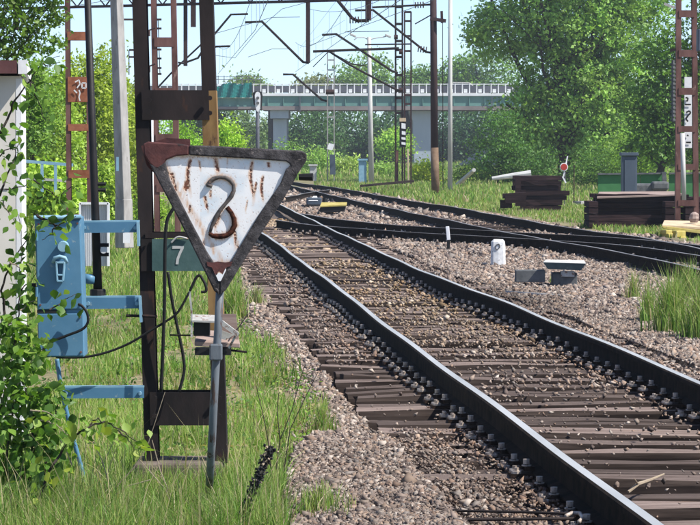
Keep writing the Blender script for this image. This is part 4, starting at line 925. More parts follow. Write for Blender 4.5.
# ------------------------------------------------------------------ left mid-distance things
t, X = battened_mast('rusty battened steel mast left of the black pipe', 45, 69.5, 67.5, 90, 88.5, 246, 0, .065, .14, [(32, 40.5), (77, 102), (124, 131), (170, 178), (214, 221)], 'rust_steel', 'rust_plate')
pn = MB()
def strokes(mb, Ls, Y, w):
    for L in Ls:
        for a, b in zip(L[:-1], L[1:]): mb.bar(W(a[0], a[1], Y), W(b[0], b[1], Y), w, .004)
strokes(pn, [[(75, 82), (79, 80), (80, 84), (77, 88)], [(82, 83), (86, 83), (86, 88), (82, 88), (82, 83)], [(79, 90), (80, 93), (79, 97), (80, 101)], [(74, 90), (77, 93)]], 44.9, .018)
tag(pn.build('number_marks', M['white_trim'], t), 'faded pale painted marks on the wide plate')
t, X = battened_mast('reddish brown battened mast seen between the legs of the near mast', 50, 157.5, 153.8, 178, 173.5, 238, 0, .085, .16, [(37.5, 47), (88, 96), (134, 142), (184, 192)], 'rust_steel', 'rust_steel')
for (x, y) in ((147.5, 33), (147.5, 69)):
    mb = MB(); p = W(x, y, 49.5); mb.tube([p + Vector((0, 0, -.05)), p + Vector((0, 0, .05))], .045, 8)
    mb.tube([p + Vector((0, 0, .03)), p + Vector((.12, 0, .08))], .012, 6); mb.build('insulator', M['ceramic'], t)
for q in ((122, 19.5, 134, 19.5, 52, .03), (129, 50, 138, 50, 52, .03), (129, 57, 138, 57, 52, .03), (129, 50, 129, 75, 52, .015), (158, 19, 160, 75, 50, .012)) + tuple((155, y, 161.5, y, 50, .03) for y in (19.5, 28.5, 49.5, 58.5, 68, 74)):
    mb = MB(); mb.bar(W(q[0], q[1], q[4]), W(q[2], q[3], q[4]), q[5], q[5]); mb.build('small_crossarm', M['mast_brown'], t)
wp = MB(); wp.tube([W(152, 250, 48), W(151.5, 110, 48)], .028, 8); wpt = wp.build('marker_post', M['white'], own=W(152, 250, 48)); tag(wpt, 'slim white post just right of the near mast left leg', 'post')
# concrete mast
cm = thing('concrete_mast', W(124, 246, 50), 'square concrete mast with one sunlit side between black pipe and near mast', 'mast')
mb = MB()
for (xa, ya, xb, yb, w, d) in ((116, -60, 124, 196, .20, .22),):
    a, b = W(123.6, 200, 50), W(114.5, -60, 50)
    R = math.radians(50); hw0, hw1 = .13, .098
    q0 = [a + Vector((math.cos(R + math.pi / 2 * i + .785), math.sin(R + math.pi / 2 * i + .785), 0)) * hw0 for i in range(4)]
    q1 = [b + Vector((math.cos(R + math.pi / 2 * i + .785), math.sin(R + math.pi / 2 * i + .785), 0)) * hw1 for i in range(4)]
    mb.hexa(q0 + q1)
mb.build('shaft', M['concrete'], cm, bevel=.012)
mb = MB(); a, b = W(124.5, 248, 50), W(123.6, 199, 50)
q0 = [a + Vector((math.cos(R + math.pi / 2 * i + .785), math.sin(R + math.pi / 2 * i + .785), 0)) * .152 for i in range(4)]
q1 = [b + Vector((math.cos(R + math.pi / 2 * i + .785), math.sin(R + math.pi / 2 * i + .785), 0)) * .142 for i in range(4)]
mb.hexa(q0 + q1); mb.build('base_socket', M['concrete'], cm, bevel=.015)
mb = MB(); mb.poly_y([W(116.2, 157, 49.74), W(116.2, 171, 49.74), W(118.8, 171, 49.74), W(118.8, 157, 49.74)], .01); mb.build('small_plate', M['blue_light'], cm)
mb = MB(); mb.poly_y([W(123, 233, 49.7), W(123, 243, 49.7), W(130, 243, 49.7), W(130, 233, 49.7)], .02); mb.build('white_plate', M['white'], cm)
# ribbed sheet
rb = thing('ribbed_sheet', W(94, 266, 43), 'white ribbed metal sheet standing behind the black pipe', 'sheet')
mb = MB(); pts = []
n = 28
for i in range(n * 2 + 1):
    x = 80.5 + 27.5 * i / (2 * n); pts.append((x, (0, .010)[(i // 2) % 2]))
vs = []
for x, d in pts: vs += [W(x, 204, 43) + Vector((0, d, 0)), W(x, 266, 43) + Vector((0, d, 0))]
vs += [v + Vector((0, .012, 0)) for v in vs]; k = len(pts)
fs = [(2 * i, 2 * i + 1, 2 * i + 3, 2 * i + 2) for i in range(k - 1)]; fs += [tuple(q + 2 * k for q in f)[::-1] for f in fs]
mb.add(vs, fs); mb.build('corrugated_panel', M['ribbed'], rb)
mb = MB(); a, b = W(80, 203.4, 42.97), W(108.4, 203.4, 42.97); mb.bar(a, b, .03, .06); mb.bar(W(80, 266, 42.97), W(80, 203, 42.97), .025, .06); mb.bar(W(108.4, 266, 42.97), W(108.4, 203, 42.97), .03, .06); mb.build('edge_frame', M['white'], rb)
# pale blue pipe railing
rl = thing('pipe_railing', G(45, 240), 'pale blue pipe railing half hidden in the bushes at left', 'railing')
mb = MB(); Y = 53
mb.bar(W(-10, 158.5, Y), W(73, 165, Y), .05, .05); mb.build('top_rail', M['blue_light'], rl)
mb = MB(); mb.bar(W(-10, 176, Y), W(68, 181, Y), .04, .04); mb.build('lower_rail', M['pale_pole'], rl)
for x in (15, 42, 55.5, 70):
    mb = MB(); mb.bar(W(x, 161 + x * .04, Y), W(x, 192, Y), .045, .045); mb.build('railing_post', M['blue_light'], rl)

# ------------------------------------------------------------------ line-side stones, machine, pegs
st = G(498, 265.5); mb = MB(); r = random.Random(2); n = 12; h = .355; vs = []
for lv, (z, s) in enumerate(((-.1, 1.0), (0, 1.03), (.12, .98), (.25, .97), (.325, .9), (h, .62))):
    for i in range(n): a = 2 * math.pi * i / n; vs.append((st.x + math.copysign(abs(math.cos(a)) ** .55, math.cos(a)) * .103 * s + r.uniform(-.004, .004), st.y + math.copysign(abs(math.sin(a)) ** .55, math.sin(a)) * .08 * s, z + r.uniform(-.004, .004)))
mb.add(vs, [(l * n + i, l * n + (i + 1) % n, (l + 1) * n + (i + 1) % n, (l + 1) * n + i) for l in range(5) for i in range(n)] + [tuple(range(5 * n, 6 * n))])
ms = thing('marker_stone', st, 'whitewashed marker stone with worn top between the tracks', 'stone')
mb.build('stone', M['white_stone'], ms, smooth=False)
mk = MB()
for L in ([(496, 245), (499, 244), (500, 247), (497, 250), (495.5, 248.5), (496, 245)],):
    for a, b in zip(L[:-1], L[1:]): mk.bar(W(a[0], a[1], st.y - .081), W(b[0], b[1], st.y - .081), .012, .006)
mk.build('worn_marks', M['grey_dark'], ms)
pg = G(448.5, 251.5); pt = thing('marker_peg', pg, 'thin peg, white on top and black below, beside the diverging track', 'marker')
mb = MB(); a, b = W(448.6, 240, pg.y), W(448, 252, pg.y); mb.bar(b, a, .05, .05); mb.build('black_foot', M['black'], pt)
mb = MB(); mb.bar(W(448.6, 240, pg.y), W(447.3, 226.5, pg.y), .055, .055); mb.build('white_head', M['white'], pt, bevel=.006)
# point machine
gm = G(553, 287); Y = gm.y
pm = thing('point_machine', gm, 'low grey blue point machine box between the tracks with a tapered lid', 'point machine')
tl = [W(543, 262.5, Y - .12), W(586, 263.8, Y - .12), W(584, 260.6, Y + .45), W(546, 260.0, Y + .45)]
mb = MB(); mb.hexa([W(548, 269.2, Y - .1), W(581, 270.4, Y - .1), W(581, 268, Y + .4), W(549, 267.5, Y + .4)] + tl); mb.build('tapered_lid', M['box_teal'], pm)
mb = MB(); mb.hexa([p + Vector((0, 0, .001)) for p in tl] + [p + Vector((0, 0, .006)) for p in tl]); mb.build('lid_rim', M['pale_pole'], pm, bevel=.003)
mb = MB(); a = W(565, 276, Y); mb.box((a.x, Y + .15, .04), (.28, .34, .24)); mb.build('machine_body', M['grey_dark'], pm, bevel=.01)
mb = MB(); mb.poly_y([W(x, y, Y - .06) for x, y in ((561, 270.8), (574.5, 271), (574.5, 277), (561, 276.6))][::-1], .03); mb.build('pale_cover', M['pale_metal'], pm, bevel=.004)
mb = MB(); a, b = W(515.5, 271, Y), W(545, 271, Y); zt = a.z; mb.box(((a.x + b.x) / 2, Y + .08, zt - .06), (b.x - a.x, .22, .14)); mb.build('side_trunking', M['grey_dark'], pm, bevel=.008)
# rods and cables on the ballast
def rod(pts, r, label, name='rod', cat='rod', mat='dark_steel', z=.02):
    P = [G(x, y, z) for x, y in pts]; mb = MB(); mb.tube(P, r, 8); return tag(mb.build(name, M[mat], own=P[0], smooth=True), label, cat)
rod([(372, 512), (420, 510.5), (470, 511), (520, 512), (560, 513.5), (572, 514)], .006, 'upper of two thin dark rods lying across the sleepers at the bottom edge', z=.03)
rod([(366, 519), (420, 519.6), (480, 519.5), (530, 519), (574, 518.5)], .007, 'lower of two thin dark rods lying across the sleepers at the bottom edge', z=.03)
rod([(566, 516), (572, 513), (580, 513.5), (583, 518), (579, 522)], .009, 'small rusty ring end where the two dark rods meet the rail', 'rod_end', 'rod', 'fastening', .04)
rod([(302, 276), (340, 281), (380, 280.5), (400, 279), (424, 274.5), (436, 272)], .012, 'dark rod lying across the main track near its wavy bend')
rod([(505, 293), (560, 297), (606, 300), (628, 304)], .028, 'half buried grey concrete strip on the ballast right of the main track', 'concrete_strip', 'concrete strip', 'concrete', -.005)
# lantern and yellow/black box
lt = G(316, 207); Y = lt.y
ln = thing('ground_lantern', lt, 'low switch lantern with white hood lying near the far track', 'lantern')
mb = MB(); a = W(314, 203, Y); mb.box((a.x, Y, .14), (.42, .3, .24)); mb.build('lantern_body', M['slate_box'], ln, bevel=.03)
mb = MB(); mb.hexa([W(308, 201, Y - .16), W(318, 201, Y - .16), W(318, 200, Y + .1), W(309, 200, Y + .1), W(313, 196.4, Y - .1), W(316.5, 196.2, Y - .1), W(317, 196, Y), W(313.5, 196, Y)]); mb.build('white_hood', M['white'], ln, bevel=.01)
mb = MB(); a = W(325, 201, Y); mb.tube([a - Vector((0, 0, .16)), a + Vector((0, 0, .08))], [.09, .07], 8); mb.bar(W(305, 205.4, Y - .2), W(324, 205.4, Y - .2), .05, .1); mb.build('lever_weight', M['black'], ln)
yb = G(332, 213.5); Y = yb.y
yt = thing('drive_box', yb, 'black sided box with yellow top lying behind the diverging track', 'box')
mb = MB(); mb.hexa([W(318, 214, Y - .1), W(344, 211.5, Y - .1), W(345.5, 210, Y + .9), W(321, 211, Y + .9), W(320, 207.4, Y - .1), W(346, 206.4, Y - .1), W(346.5, 203.6, Y + .9), W(322, 203.8, Y + .9)]); mb.build('black_body', M['black'], yt, bevel=.02)
mb = MB(); q = [W(320, 207.2, Y - .13), W(346.5, 206.0, Y - .13), W(347, 203.4, Y + .93), W(321.6, 203.6, Y + .93)]; mb.hexa(q + [p + Vector((0, 0, .03)) for p in q]); mb.build('yellow_lid', M['yellow'], yt)

# ------------------------------------------------------------------ sleeper stacks
def stack(label, Y, rows, name='sleeper_stack'):
    """rows: (x0,x1,yTop,yBottom,depthOffset,count through depth)"""
    x0 = min(r[0] for r in rows); y1 = max(r[3] for r in rows)
    t = thing(name, (W((x0 + max(r[1] for r in rows)) / 2, 0, Y).x, Y, -.05), label, 'sleeper stack')
    rr = random.Random(len(rows))
    for (xa, xb, ya, yb, dy, c) in rows:
        for k in range(c):
            mb = MB(); A, B = W(xa + rr.uniform(-1.5, 1.5), 0, Y).x, W(xb + rr.uniform(-2, 1.5), 0, Y).x
            zt, zb = W(0, ya, Y).z, W(0, yb, Y).z; yy = Y + dy + k * .29; n = 4; vs = []
            for i in range(n + 1):
                x = A + (B - A) * i / n
                for (a, b) in ((0, zb), (.26, zb), (.26, zt), (0, zt)): vs.append((x, yy + a + rr.uniform(-.012, .012), b + rr.uniform(-.008, .008)))
            mb.add(vs, [(i * 4 + j, i * 4 + (j + 1) % 4, (i + 1) * 4 + (j + 1) % 4, (i + 1) * 4 + j) for i in range(n) for j in range(4)] + [(0, 1, 2, 3), tuple(range(n * 4, n * 4 + 4))])
            mb.build('stacked_sleeper', M['stack_wood'], t)
    return t
sA = stack('short tapering stack of dark rusty brown sleepers below the big tree', 84, [(525, 562, 206, 212, 0, 4), (525, 564, 200, 205.4, 0, 4), (514, 566, 195.5, 200, .05, 4), (518, 570, 191, 195.2, 0, 4), (515, 561, 186, 190.5, .1, 4), (515, 561, 181, 185.6, .05, 4), (516, 561, 176, 180.6, .1, 4)])
for (x, y0, y1) in ((518, 177, 206), (523, 190, 211)):
    mb = MB(); mb.bar(W(x, y1, 83.8), W(x, y0, 83.8), .14, .2); mb.build('end_post', M['stack_wood'], sA)
mb = MB(); mb.bar(W(503, 196, 83), W(526, 194.5, 83), .12, .5); mb.bar(W(506, 200, 83), W(506, 208, 83), .3, .3); mb.bar(W(505, 199, 82.9), W(520, 199, 82.9), .2, .4); tag(mb.build('timber_offcut', M['stack_wood'], own=W(512, 209, 83)), 'dark timber offcuts lying left of the short sleeper stack', 'timber')
sB = stack('long low stack of black sleepers with a pale top face at the right', 66, [(594, 668, 222, 228, 0, 5), (590, 672, 215, 221.4, 0, 5), (596, 676, 208.5, 214.6, .06, 5), (592, 672, 203, 208, 0, 5), (598, 700, 198.5, 202.6, .05, 5), (597, 690, 194.5, 198.2, .1, 5)])
q = [W(597, 198.6, 65.9), W(682, 195.6, 65.9), W(679, 192.6, 67.5), W(599, 193.2, 67.5)]
mb = MB(); mb.hexa(q + [p + Vector((0, 0, .03)) for p in q]); o = mb.build('top_board', M['wood_board'], sB); o['label'] = 'pale weathered board on top'
for (xa, xb) in ((588, 597), (664, 676), (684, 704)):
    for k in range(4):
        mb = MB(); a = W((xa + xb) / 2, 224 - k * 6.6, 65.6); mb.box((a.x, 65.5 + .5, a.z), ((xb - xa) * 66 / F, 1.4, .115)); mb.build('cross_bearer', M['stack_wood'], sB)
rr = thing('stacked_timbers', W(715, 228, 67), 'dark timber pile continuing out of the right edge behind the yellow slab', 'timber pile')
for k in range(5):
    mb = MB(); a = W(716, 222 - k * 5.6, 67); mb.box((a.x, 67.3, a.z), (1.1, 1.4, .105), rz=.03 * (k % 2)); mb.build('timber', M['stack_wood'], rr)
# yellow slab on blocks, right edge
yy = G(685, 238); Y = yy.y
ys = thing('yellow_slab', yy, 'pale yellow edged slab on dark blocks at the right edge', 'slab')
q = [W(662, 227.5, Y - .15), W(730, 231.5, Y - .15), W(728, 224, Y + 1.2), W(664, 223, Y + 1.2)]
mb = MB(); mb.hexa(q + [p + Vector((0, 0, .05)) for p in q]); mb.build('slab_top', M['yellow_pale'], ys, bevel=.01)
mb = MB(); mb.poly_y([W(x, y, Y - .18) for x, y in ((662, 226), (672, 226.8), (684, 228.6), (700, 230), (730, 232), (730, 235), (700, 233.6), (680, 231), (663, 228.6))][::-1], .05); mb.build('yellow_edge', M['yellow'], ys, bevel=.008)
mb = MB(); mb.box((W(705, 0, Y).x, Y + .4, .08), (.8, .8, .28)); mb.build('dark_block', M['black'], ys)
for (x, y, w_) in ((669, 236, .1), (678, 234, .12), (680, 239, .09), (666, 232, .08)):
    mb = MB(); a = W(x, y, Y - .3); mb.box(a, (w_ * 1.7, .2, w_), rz=.5); mb.build('broken_piece', M['yellow'], ys, bevel=.015)
mb = MB(); n = 10; c = W(694, 217.5, Y + .3); vs = []
for lv, (z, s) in enumerate(((-.09, .7), (-.02, 1), (.06, .8), (.10, .3))):
    for i in range(n): a = 2 * math.pi * i / n; vs.append((c.x + math.cos(a) * .10 * s * random.uniform(.85, 1.1), c.y + math.sin(a) * .09 * s, c.z + z))
mb.add(vs, [(l * n + i, l * n + (i + 1) % n, (l + 1) * n + (i + 1) % n, (l + 1) * n + i) for l in range(3) for i in range(n)] + [tuple(range(3 * n, 4 * n)), tuple(range(n))[::-1]])
tag(mb.build('rubble_stone', M['wood_board'], own=c), 'rounded pinkish stone resting on the yellow slab', 'stone')
# green fence and slate cabinet
gf = thing('green_fence', G(650, 215), 'low green sheet fence behind the long sleeper stack', 'fence')
for (xa, xb) in ((598, 622), (622.6, 640), (640.6, 662), (669, 684), (684.6, 702), (702.6, 740)):
    mb = MB(); mb.poly_y([W(xa, 174.5, 77), W(xa, 206, 77), W(xb, 206, 77), W(xb, 174, 77)], .04); mb.build('fence_panel', M['green_wall'], gf)
mb = MB(); mb.bar(W(598, 174, 76.97), W(662, 173.4, 76.97), .04, .08); mb.bar(W(669, 173.4, 76.97), W(740, 173, 76.97), .04, .08); mb.build('top_rail', M['grey_dark'], gf)
mb = MB(); mb.bar(W(665, 206, 76.9), W(664, 172, 76.9), .1, .08); mb.build('gate_post', M['grey_dark'], gf)
rp = MB(); p = W(647, 190, 75); rp.box((p.x, 75.2, p.z - .1), (.9, .6, .5)); rp.box((p.x + .3, 75.0, p.z + .1), (.4, .4, .2)); tag(rp.build('dark_crate', M['grey_dark'], own=p, bevel=.05), 'dark low heap against the green fence right of the slate cabinet', 'crate')
sc = thing('signal_cabinet', W(629, 192, 72), 'slate grey upright cabinet behind the long sleeper stack', 'cabinet')
mb = MB(); a, b = W(622, 156, 72), W(637, 200, 72); mb.box(((a.x + b.x) / 2, 72.15, (a.z + b.z) / 2), (b.x - a.x, .3, a.z - b.z)); mb.build('body', M['slate_box'], sc, bevel=.01)
mb = MB(); a = W(629.5, 154.2, 72); mb.box((a.x, 72.14, a.z), (.40, .38, .075)); mb.build('cap', M['slate_box'], sc, bevel=.012)
mb = MB(); mb.poly_y([W(624.6, 159.5, 71.985), W(624.6, 198, 71.985), W(635.4, 198, 71.985), W(635.4, 159.5, 71.985)], .012); mb.build('door', M['slate_box'], sc, bevel=.004)
# red disc sign
rs = G(570, 206); rd = thing('disc_signal', rs, 'round red disc with white rim on a thin leaning white arm', 'signal')
c = W(564, 167, rs.y)
mb = MB(); mb.tube([c + Vector((0, .02, 0)), c + Vector((0, .045, 0))], .115, 24); mb.build('white_rim', M['white'], rd)
mb = MB(); mb.tube([c + Vector((0, 0, 0)), c + Vector((0, .018, 0))], .092, 24); mb.build('red_disc', M['red'], rd)
mb = MB(); mb.bar(W(563.4, 177, rs.y + .06), W(567.6, 156, rs.y + .06), .035, .02); mb.bar(W(562.5, 176.4, rs.y + .06), W(566, 183, rs.y + .06), .04, .02); mb.build('white_arm', M['white'], rd)
mb = MB(); mb.tube([W(564.5, 205, rs.y + .09), W(565.4, 172, rs.y + .09)], .012, 6); mb.build('stake', M['grey_dark'], rd)
po = MB(); g = G(574, 204); po.tube([g, W(574, 166.5, g.y)], .018, 6); po.box(W(574, 166, g.y), (.05, .05, .04)); tag(po.build('thin_post', M['mast_brown'], own=g), 'thin dark brown post right of the red disc', 'post')
lg = MB(); a, b = W(492, 178.5, 110), W(531, 173.5, 110); lg.tube([a, a.lerp(b, .5), b], [.06, .10, .12], 9); tag(lg.build('fallen_pole', M['pale_pole'], own=a), 'pale log lying in the grass left of the short sleeper stack', 'log')
lg = MB(); a, b = G(455, 187), W(474, 170, 130); lg.tube([a, b], [.10, .08], 8); tag(lg.build('fallen_pole', M['pale_pole'], own=a), 'grey pole leaning in the weeds right of the concrete pole', 'pole')
pc = MB(); a, b = G(577, 204), G(598, 203.5); pc.bar(a + Vector((0, 0, .03)), b + Vector((0, 0, .03)), .3, .10, up=Vector((0, 0, 1))); tag(pc.build('concrete_strip', M['concrete'], own=a), 'pale strip lying in the grass between the two sleeper stacks', 'concrete strip')

# ------------------------------------------------------------------ right edge rusty mast
t, X = battened_mast('rusty battened mast with a white character board at the right edge', 62, 677.5, 678.5, 696, 694, 226, 0, .10, .16, [(10.5, 17.5), (50, 57), (88, 95), (126, 132), (164, 170), (200, 206)], 'rust_steel', 'rust_steel', back=False)
mb = MB(); mb.bar(W(664, 3.6, 61.5), W(675, 7.8, 61.5), .05, .03); o = mb.build('pale_arm', M['pale_metal'], t)
mb = MB(); mb.bar(W(670, 51, 61.5), W(676, 49, 61.5), .05, .05); mb.build('side_hook', M['dark_steel'], t)
mb = MB(); mb.tube([W(673, 122, 61.7), W(673, 60, 61.7)], .028, 8); [mb.tube([W(673, y, 61.7) - Vector((0, 0, .012)), W(673, y, 61.7) + Vector((0, 0, .012))], .05, 8) for y in range(64, 122, 4)]; mb.build('insulator_string', M['grey_dark'], t)
po = thing('grey_post', G(682.5, 226), 'pale grey tubular post in front of the rusty mast at the right edge', 'post')
mb = MB(); mb.tube([W(684, 200, 61), W(682.3, 133, 61)], .045, 10); mb.build('tube', M['pale_pole'], po, smooth=True)
bd = thing('character_board', W(689, 150, 62.5), 'narrow white board with black marks between the legs of the right mast', 'sign')
mb = MB(); mb.poly_y([W(684.5, 77, 62.5), W(684.5, 148, 62.5), W(692, 148, 62.5), W(692, 77, 62.5)], .02); mb.build('board', M['white'], bd)
mk = MB(); strokes(mk, [[(685.5, 98), (687.5, 97.6), (688, 99.5), (686.5, 101.5)], [(685, 104.5), (691, 104.5)], [(686, 112.5), (689.5, 110.8), (690.6, 113), (687.5, 116), (686, 119), (688, 121.5)], [(687, 135), (688.5, 136)], [(686, 142.4), (691, 142.4)]], 62.48, .03); mk.build('black_marks', M['black'], bd)
mb = MB(); c = W(704, 40, 60); mb.box((c.x, 60.1, c.z), (.24, .3, .42)); tag(mb.build('dark_equipment_box', M['slate_box'], own=c, bevel=.02), 'dark blue grey box half out of the top right corner of the photo', 'box')

# ------------------------------------------------------------------ overhead line: gantry, masts, arms
GL = lambda px: W(px, 9 - px * 8 / 310, 111 - px * .0175)
ga = thing('overhead_gantry', Vector((GL(434).x, GL(434).y, 0)), 'steel lattice gantry beam across the tracks with hanging drop tubes along the top edge', 'gantry')
mb = MB(); a, b = GL(-60), GL(434); up = Vector((0, 0, .62))
mb.bar(a, b, .09, .09); mb.build('bottom_chord', M['mast_brown'], ga)
mb = MB(); mb.bar(a + up, b + up, .09, .09); mb.build('top_chord', M['mast_brown'], ga)
mb = MB(); n = 34
for i in range(n):
    p, q = a.lerp(b, i / n), a.lerp(b, (i + 1) / n); mb.bar(p + (up if i % 2 else Vector()), q + (Vector() if i % 2 else up), .045, .045)
mb.build('lattice_bracing', M['mast_brown'], ga)
def drop(px, y1, w, mat='mast_brown', y0=-8):
    Y = 111 - px * .0175; mb = MB(); mb.bar(W(px, y0, Y), W(px, y1, Y), w, w); return mb.build('drop_tube', M[mat], ga), Y
for px, y1, w in ((16, 30, .19), (185.5, 66, .13), (193.3, 27, .17), (308, 63, .14), (368.3, 20.5, .20)): drop(px, y1, w, 'rust_steel' if px > 360 else 'mast_brown')
def reg(parent, pts, Y, r=.035, mat='dark_steel', name='registration_arm', ins=None):
    mb = MB(); mb.tube([W(x, y, Y) for x, y in pts], r, 6); o = mb.build(name, M[mat], parent)
    if ins:
        for (x, y) in ins:
            mb = MB()
            c = W(x, y, Y); d = (W(pts[1][0], pts[1][1], Y) - W(pts[0][0], pts[0][1], Y)).normalized()
            for k in range(4): mb.tube([c + d * (k * .09 - .13), c + d * (k * .09 - .09)], .11, 8)
            mb.build('insulator', M['ceramic'], o)
    return o
reg(ga, [(369, 20.6), (357, 20.8), (352, 18), (334, -4)], 104.4, .055, ins=[(355, 20)])
reg(ga, [(309, 63), (303, 62), (262, 21.6), (245, 22.4)], 105.4, .04, ins=None)
reg(ga, [(186, 64), (178, 62.5)], 107.6, .03); reg(ga, [(187, 62), (198, 58), (208, 42), (231, 14.5), (248, 14)], 107.6, .036)
reg(ga, [(150, 96), (176, 68), (206, 40), (213, 30)], 108, .03); reg(ga, [(214, 48), (216, 46.6), (230, 46.2)], 107, .035)
for (x0, x1, y) in ((340, 372, 10.6), (185, 222, 19.5), (176, 190, 15)): pass
bm_ = thing('brown_mast', G(434, 195.5), 'dark brown tubular mast with ochre foot right of the lattice masts', 'mast')
Y = G(434, 195.5).y
mb = MB(); mb.tube([W(434.5, 148, Y), W(433, -30, Y)], [.135, .115], 10); mb.build('upper_tube', M['mast_brown'], bm_, smooth=True)
mb = MB(); mb.tube([W(435.6, 196.5, Y), W(434.5, 147.6, Y)], [.15, .14], 10); o = mb.build('ochre_foot', M['foot_tan'], bm_, smooth=True)
mb = MB(); mb.bar(W(430, 18.6, Y - .16), W(446, 21, Y - .16), .12, .12); mb.bar(W(441.6, 11, Y - .1), W(442, 23, Y - .1), .09, .09); mb.build('insulator_bracket', M['mast_brown'], bm_)
reg(bm_, [(433, 53), (426, 52), (373, 10), (355, 10.4)], Y, .04, ins=[(423, 49.5)]); reg(bm_, [(432, 4.5), (372, 7.4)], Y, .035, ins=[(420, 5)])
reg(bm_, [(431, 15), (415, 24)], Y, .02)
reg(bm_, [(442.6, 23), (442.8, 90), (443, 190)], Y, .014, name='tension_wire')
cp = thing('concrete_pole', G(450, 192), 'slim pale concrete pole with dark foot box right of the brown mast', 'pole')
Y = G(450, 192).y; mb = MB(); mb.tube([W(450, 192, Y), W(450.4, -30, Y)], [.095, .07], 10); mb.build('shaft', M['pale_pole'], cp, smooth=True)
mb = MB(); a = W(447, 191, Y - .2); mb.box((a.x, Y - .2, a.z), (.42, .3, .1)); mb.build('foot_box', M['black'], cp)
def lattice(label, Y, x0, x1, ytop, ybot, w, rungs, mat='mast_brown', group='lattice masts of the far overhead line', w2=None, slant=0):
    t = thing('lattice_mast', W((x0 + x1) / 2, ybot, Y), label, 'mast', group)
    for x in (x0, x1):
        mb = MB(); mb.bar(W(x, ybot, Y), W(x + slant, ytop, Y), w, w * 1.2); mb.build('leg', M[mat], t)
    n = len(rungs)
    for y in rungs:
        mb = MB(); mb.bar(W(x0, y, Y), W(x1, y, Y), w * 1.4, w * 1.1); mb.build('rung', M[mat], t)
    return t
l1 = lattice('tall dark lattice mast with a black and white board near its foot', 125, 395.6, 402.4, -30, 184, .07, [7, 24, 41, 50, 57, 75, 91, 98, 113], 'dark_steel')
for x, y in ((394, 37), (399, 52), (399, 90)): mb = MB(); c = W(x, y, 124.8); mb.tube([c, c + Vector((.15, 0, 0))], .09, 8); mb.build('insulator', M['ceramic'], l1)
reg(l1, [(398, 73), (392, 71), (336, 34), (322, 35)], 124.7, .045); reg(l1, [(399, 48.3), (313, 51.4)], 124.7, .05, ins=None); reg(l1, [(400, 91), (393, 88), (350, 65), (330, 52)], 124.8, .04)
reg(l1, [(411, 44), (365, 44.6)], 124.9, .03); reg(l1, [(389, 31), (345, 32)], 124.8, .015)
mb = MB(); mb.poly_y([W(x, y, 124.6) for x, y in ((399.5, 118.5), (406, 118.5), (406, 147), (399.5, 147))][::-1], .05); bb = mb.build('marker_board', M['black'], l1)
for (x0_, y0_, y1_) in ((401.5, 123, 129), (401.8, 131, 135), (401.5, 137, 140), (401.5, 142, 145)):
    mb = MB(); mb.poly_y([W(x, y, 124.58) for x, y in ((x0_, y0_), (405.6, y0_ + .6), (405.6, y1_), (x0_, y1_ - .6))][::-1], .01); mb.build('white_mark', M['white'], bb)
mb = MB(); mb.poly_y([W(x, y, 124.58) for x, y in ((399.5, 118), (406, 118), (406, 121.5), (399.5, 121.5))][::-1], .02); mb.build('top_band', M['yellow_pale'], bb)
mb = MB(); mb.bar(W(408.5, 182, 124.5), W(408, 149, 124.5), .06, .06); mb.build('olive_stay', M['yellow_pale'], l1)
mb = MB(); mb.bar(W(397, 150, 124.7), W(397, 182, 124.7), .1, .1); mb.build('rusty_cover', M['rust_steel'], l1)
l2 = lattice('shorter lattice mast standing just right of the tall one', 127, 404.6, 411, 11.5, 184, .06, [12, 21, 36, 51, 95, 104], 'mast_brown')
mb = MB(); mb.bar(W(360, 186, 124), W(414, 181, 124), .09, .6); tag(mb.build('timber_beam', M['sleeper_dark'], own=G(380, 184)), 'dark beam lying at the foot of the lattice masts', 'beam')
l3 = lattice('slim lattice mast with a tilted white plate and a blue grey box', 150, 327.6, 334.2, 51, 183, .05, [52, 60, 70, 79, 92, 117], 'concrete')
mb = MB(); mb.poly_y([W(x, y, 149.8) for x, y in ((329, 143), (334.4, 144.4), (332.4, 150.4), (327, 149))][::-1], .05); mb.build('white_plate', M['white'], l3)
mb = MB(); mb.poly_y([W(x, y, 149.7) for x, y in ((329.4, 154.6), (335, 154.6), (335.6, 174.6), (330, 174.6))][::-1], .4); mb.build('blue_grey_box', M['slate_box'], l3)
mb = MB(); c = W(330, 92, 149.7); mb.tube([c - Vector((.2, 0, 0)), c + Vector((.2, 0, 0))], .12, 8); mb.build('insulator', M['ceramic'], l3)
reg(l3, [(327, 101), (322, 100), (293, 74.4), (283, 74.4)], 149.8, .05); reg(l3, [(334, 54), (328, 52), (313, 67)], 149.8, .02); reg(l3, [(330, 52), (352, 64), (366, 66)], 149.8, .03)
# lamp pole
lp = thing('street_lamp', G(371, 184), 'slim grey lamp pole with two curved arms in front of the bridge', 'street lamp')
Y = 145; mb = MB(); mb.tube([W(371.5, 184, Y), W(369, 37, Y)], [.13, .09], 10); mb.build('pole', M['pale_pole'], lp, smooth=True)
mb = MB(); mb.tube([W(369, 40, Y), W(364, 37.4, Y), W(357, 37.5, Y), (W(354, 40, Y))], .025, 6); mb.tube([W(369, 40, Y), W(374, 38.4, Y), W(386, 36.5, Y)], .025, 6); mb.build('arm', M['pale_pole'], lp)
for x, y in ((353, 35.4), (388, 36)):
    mb = MB(); c = W(x, y, Y); mb.box(c, (.3, .2, .1), R=Matrix.Rotation(.4, 3, 'Y')); mb.build('lamp_head', M['pale_pole'], lp, bevel=.02)
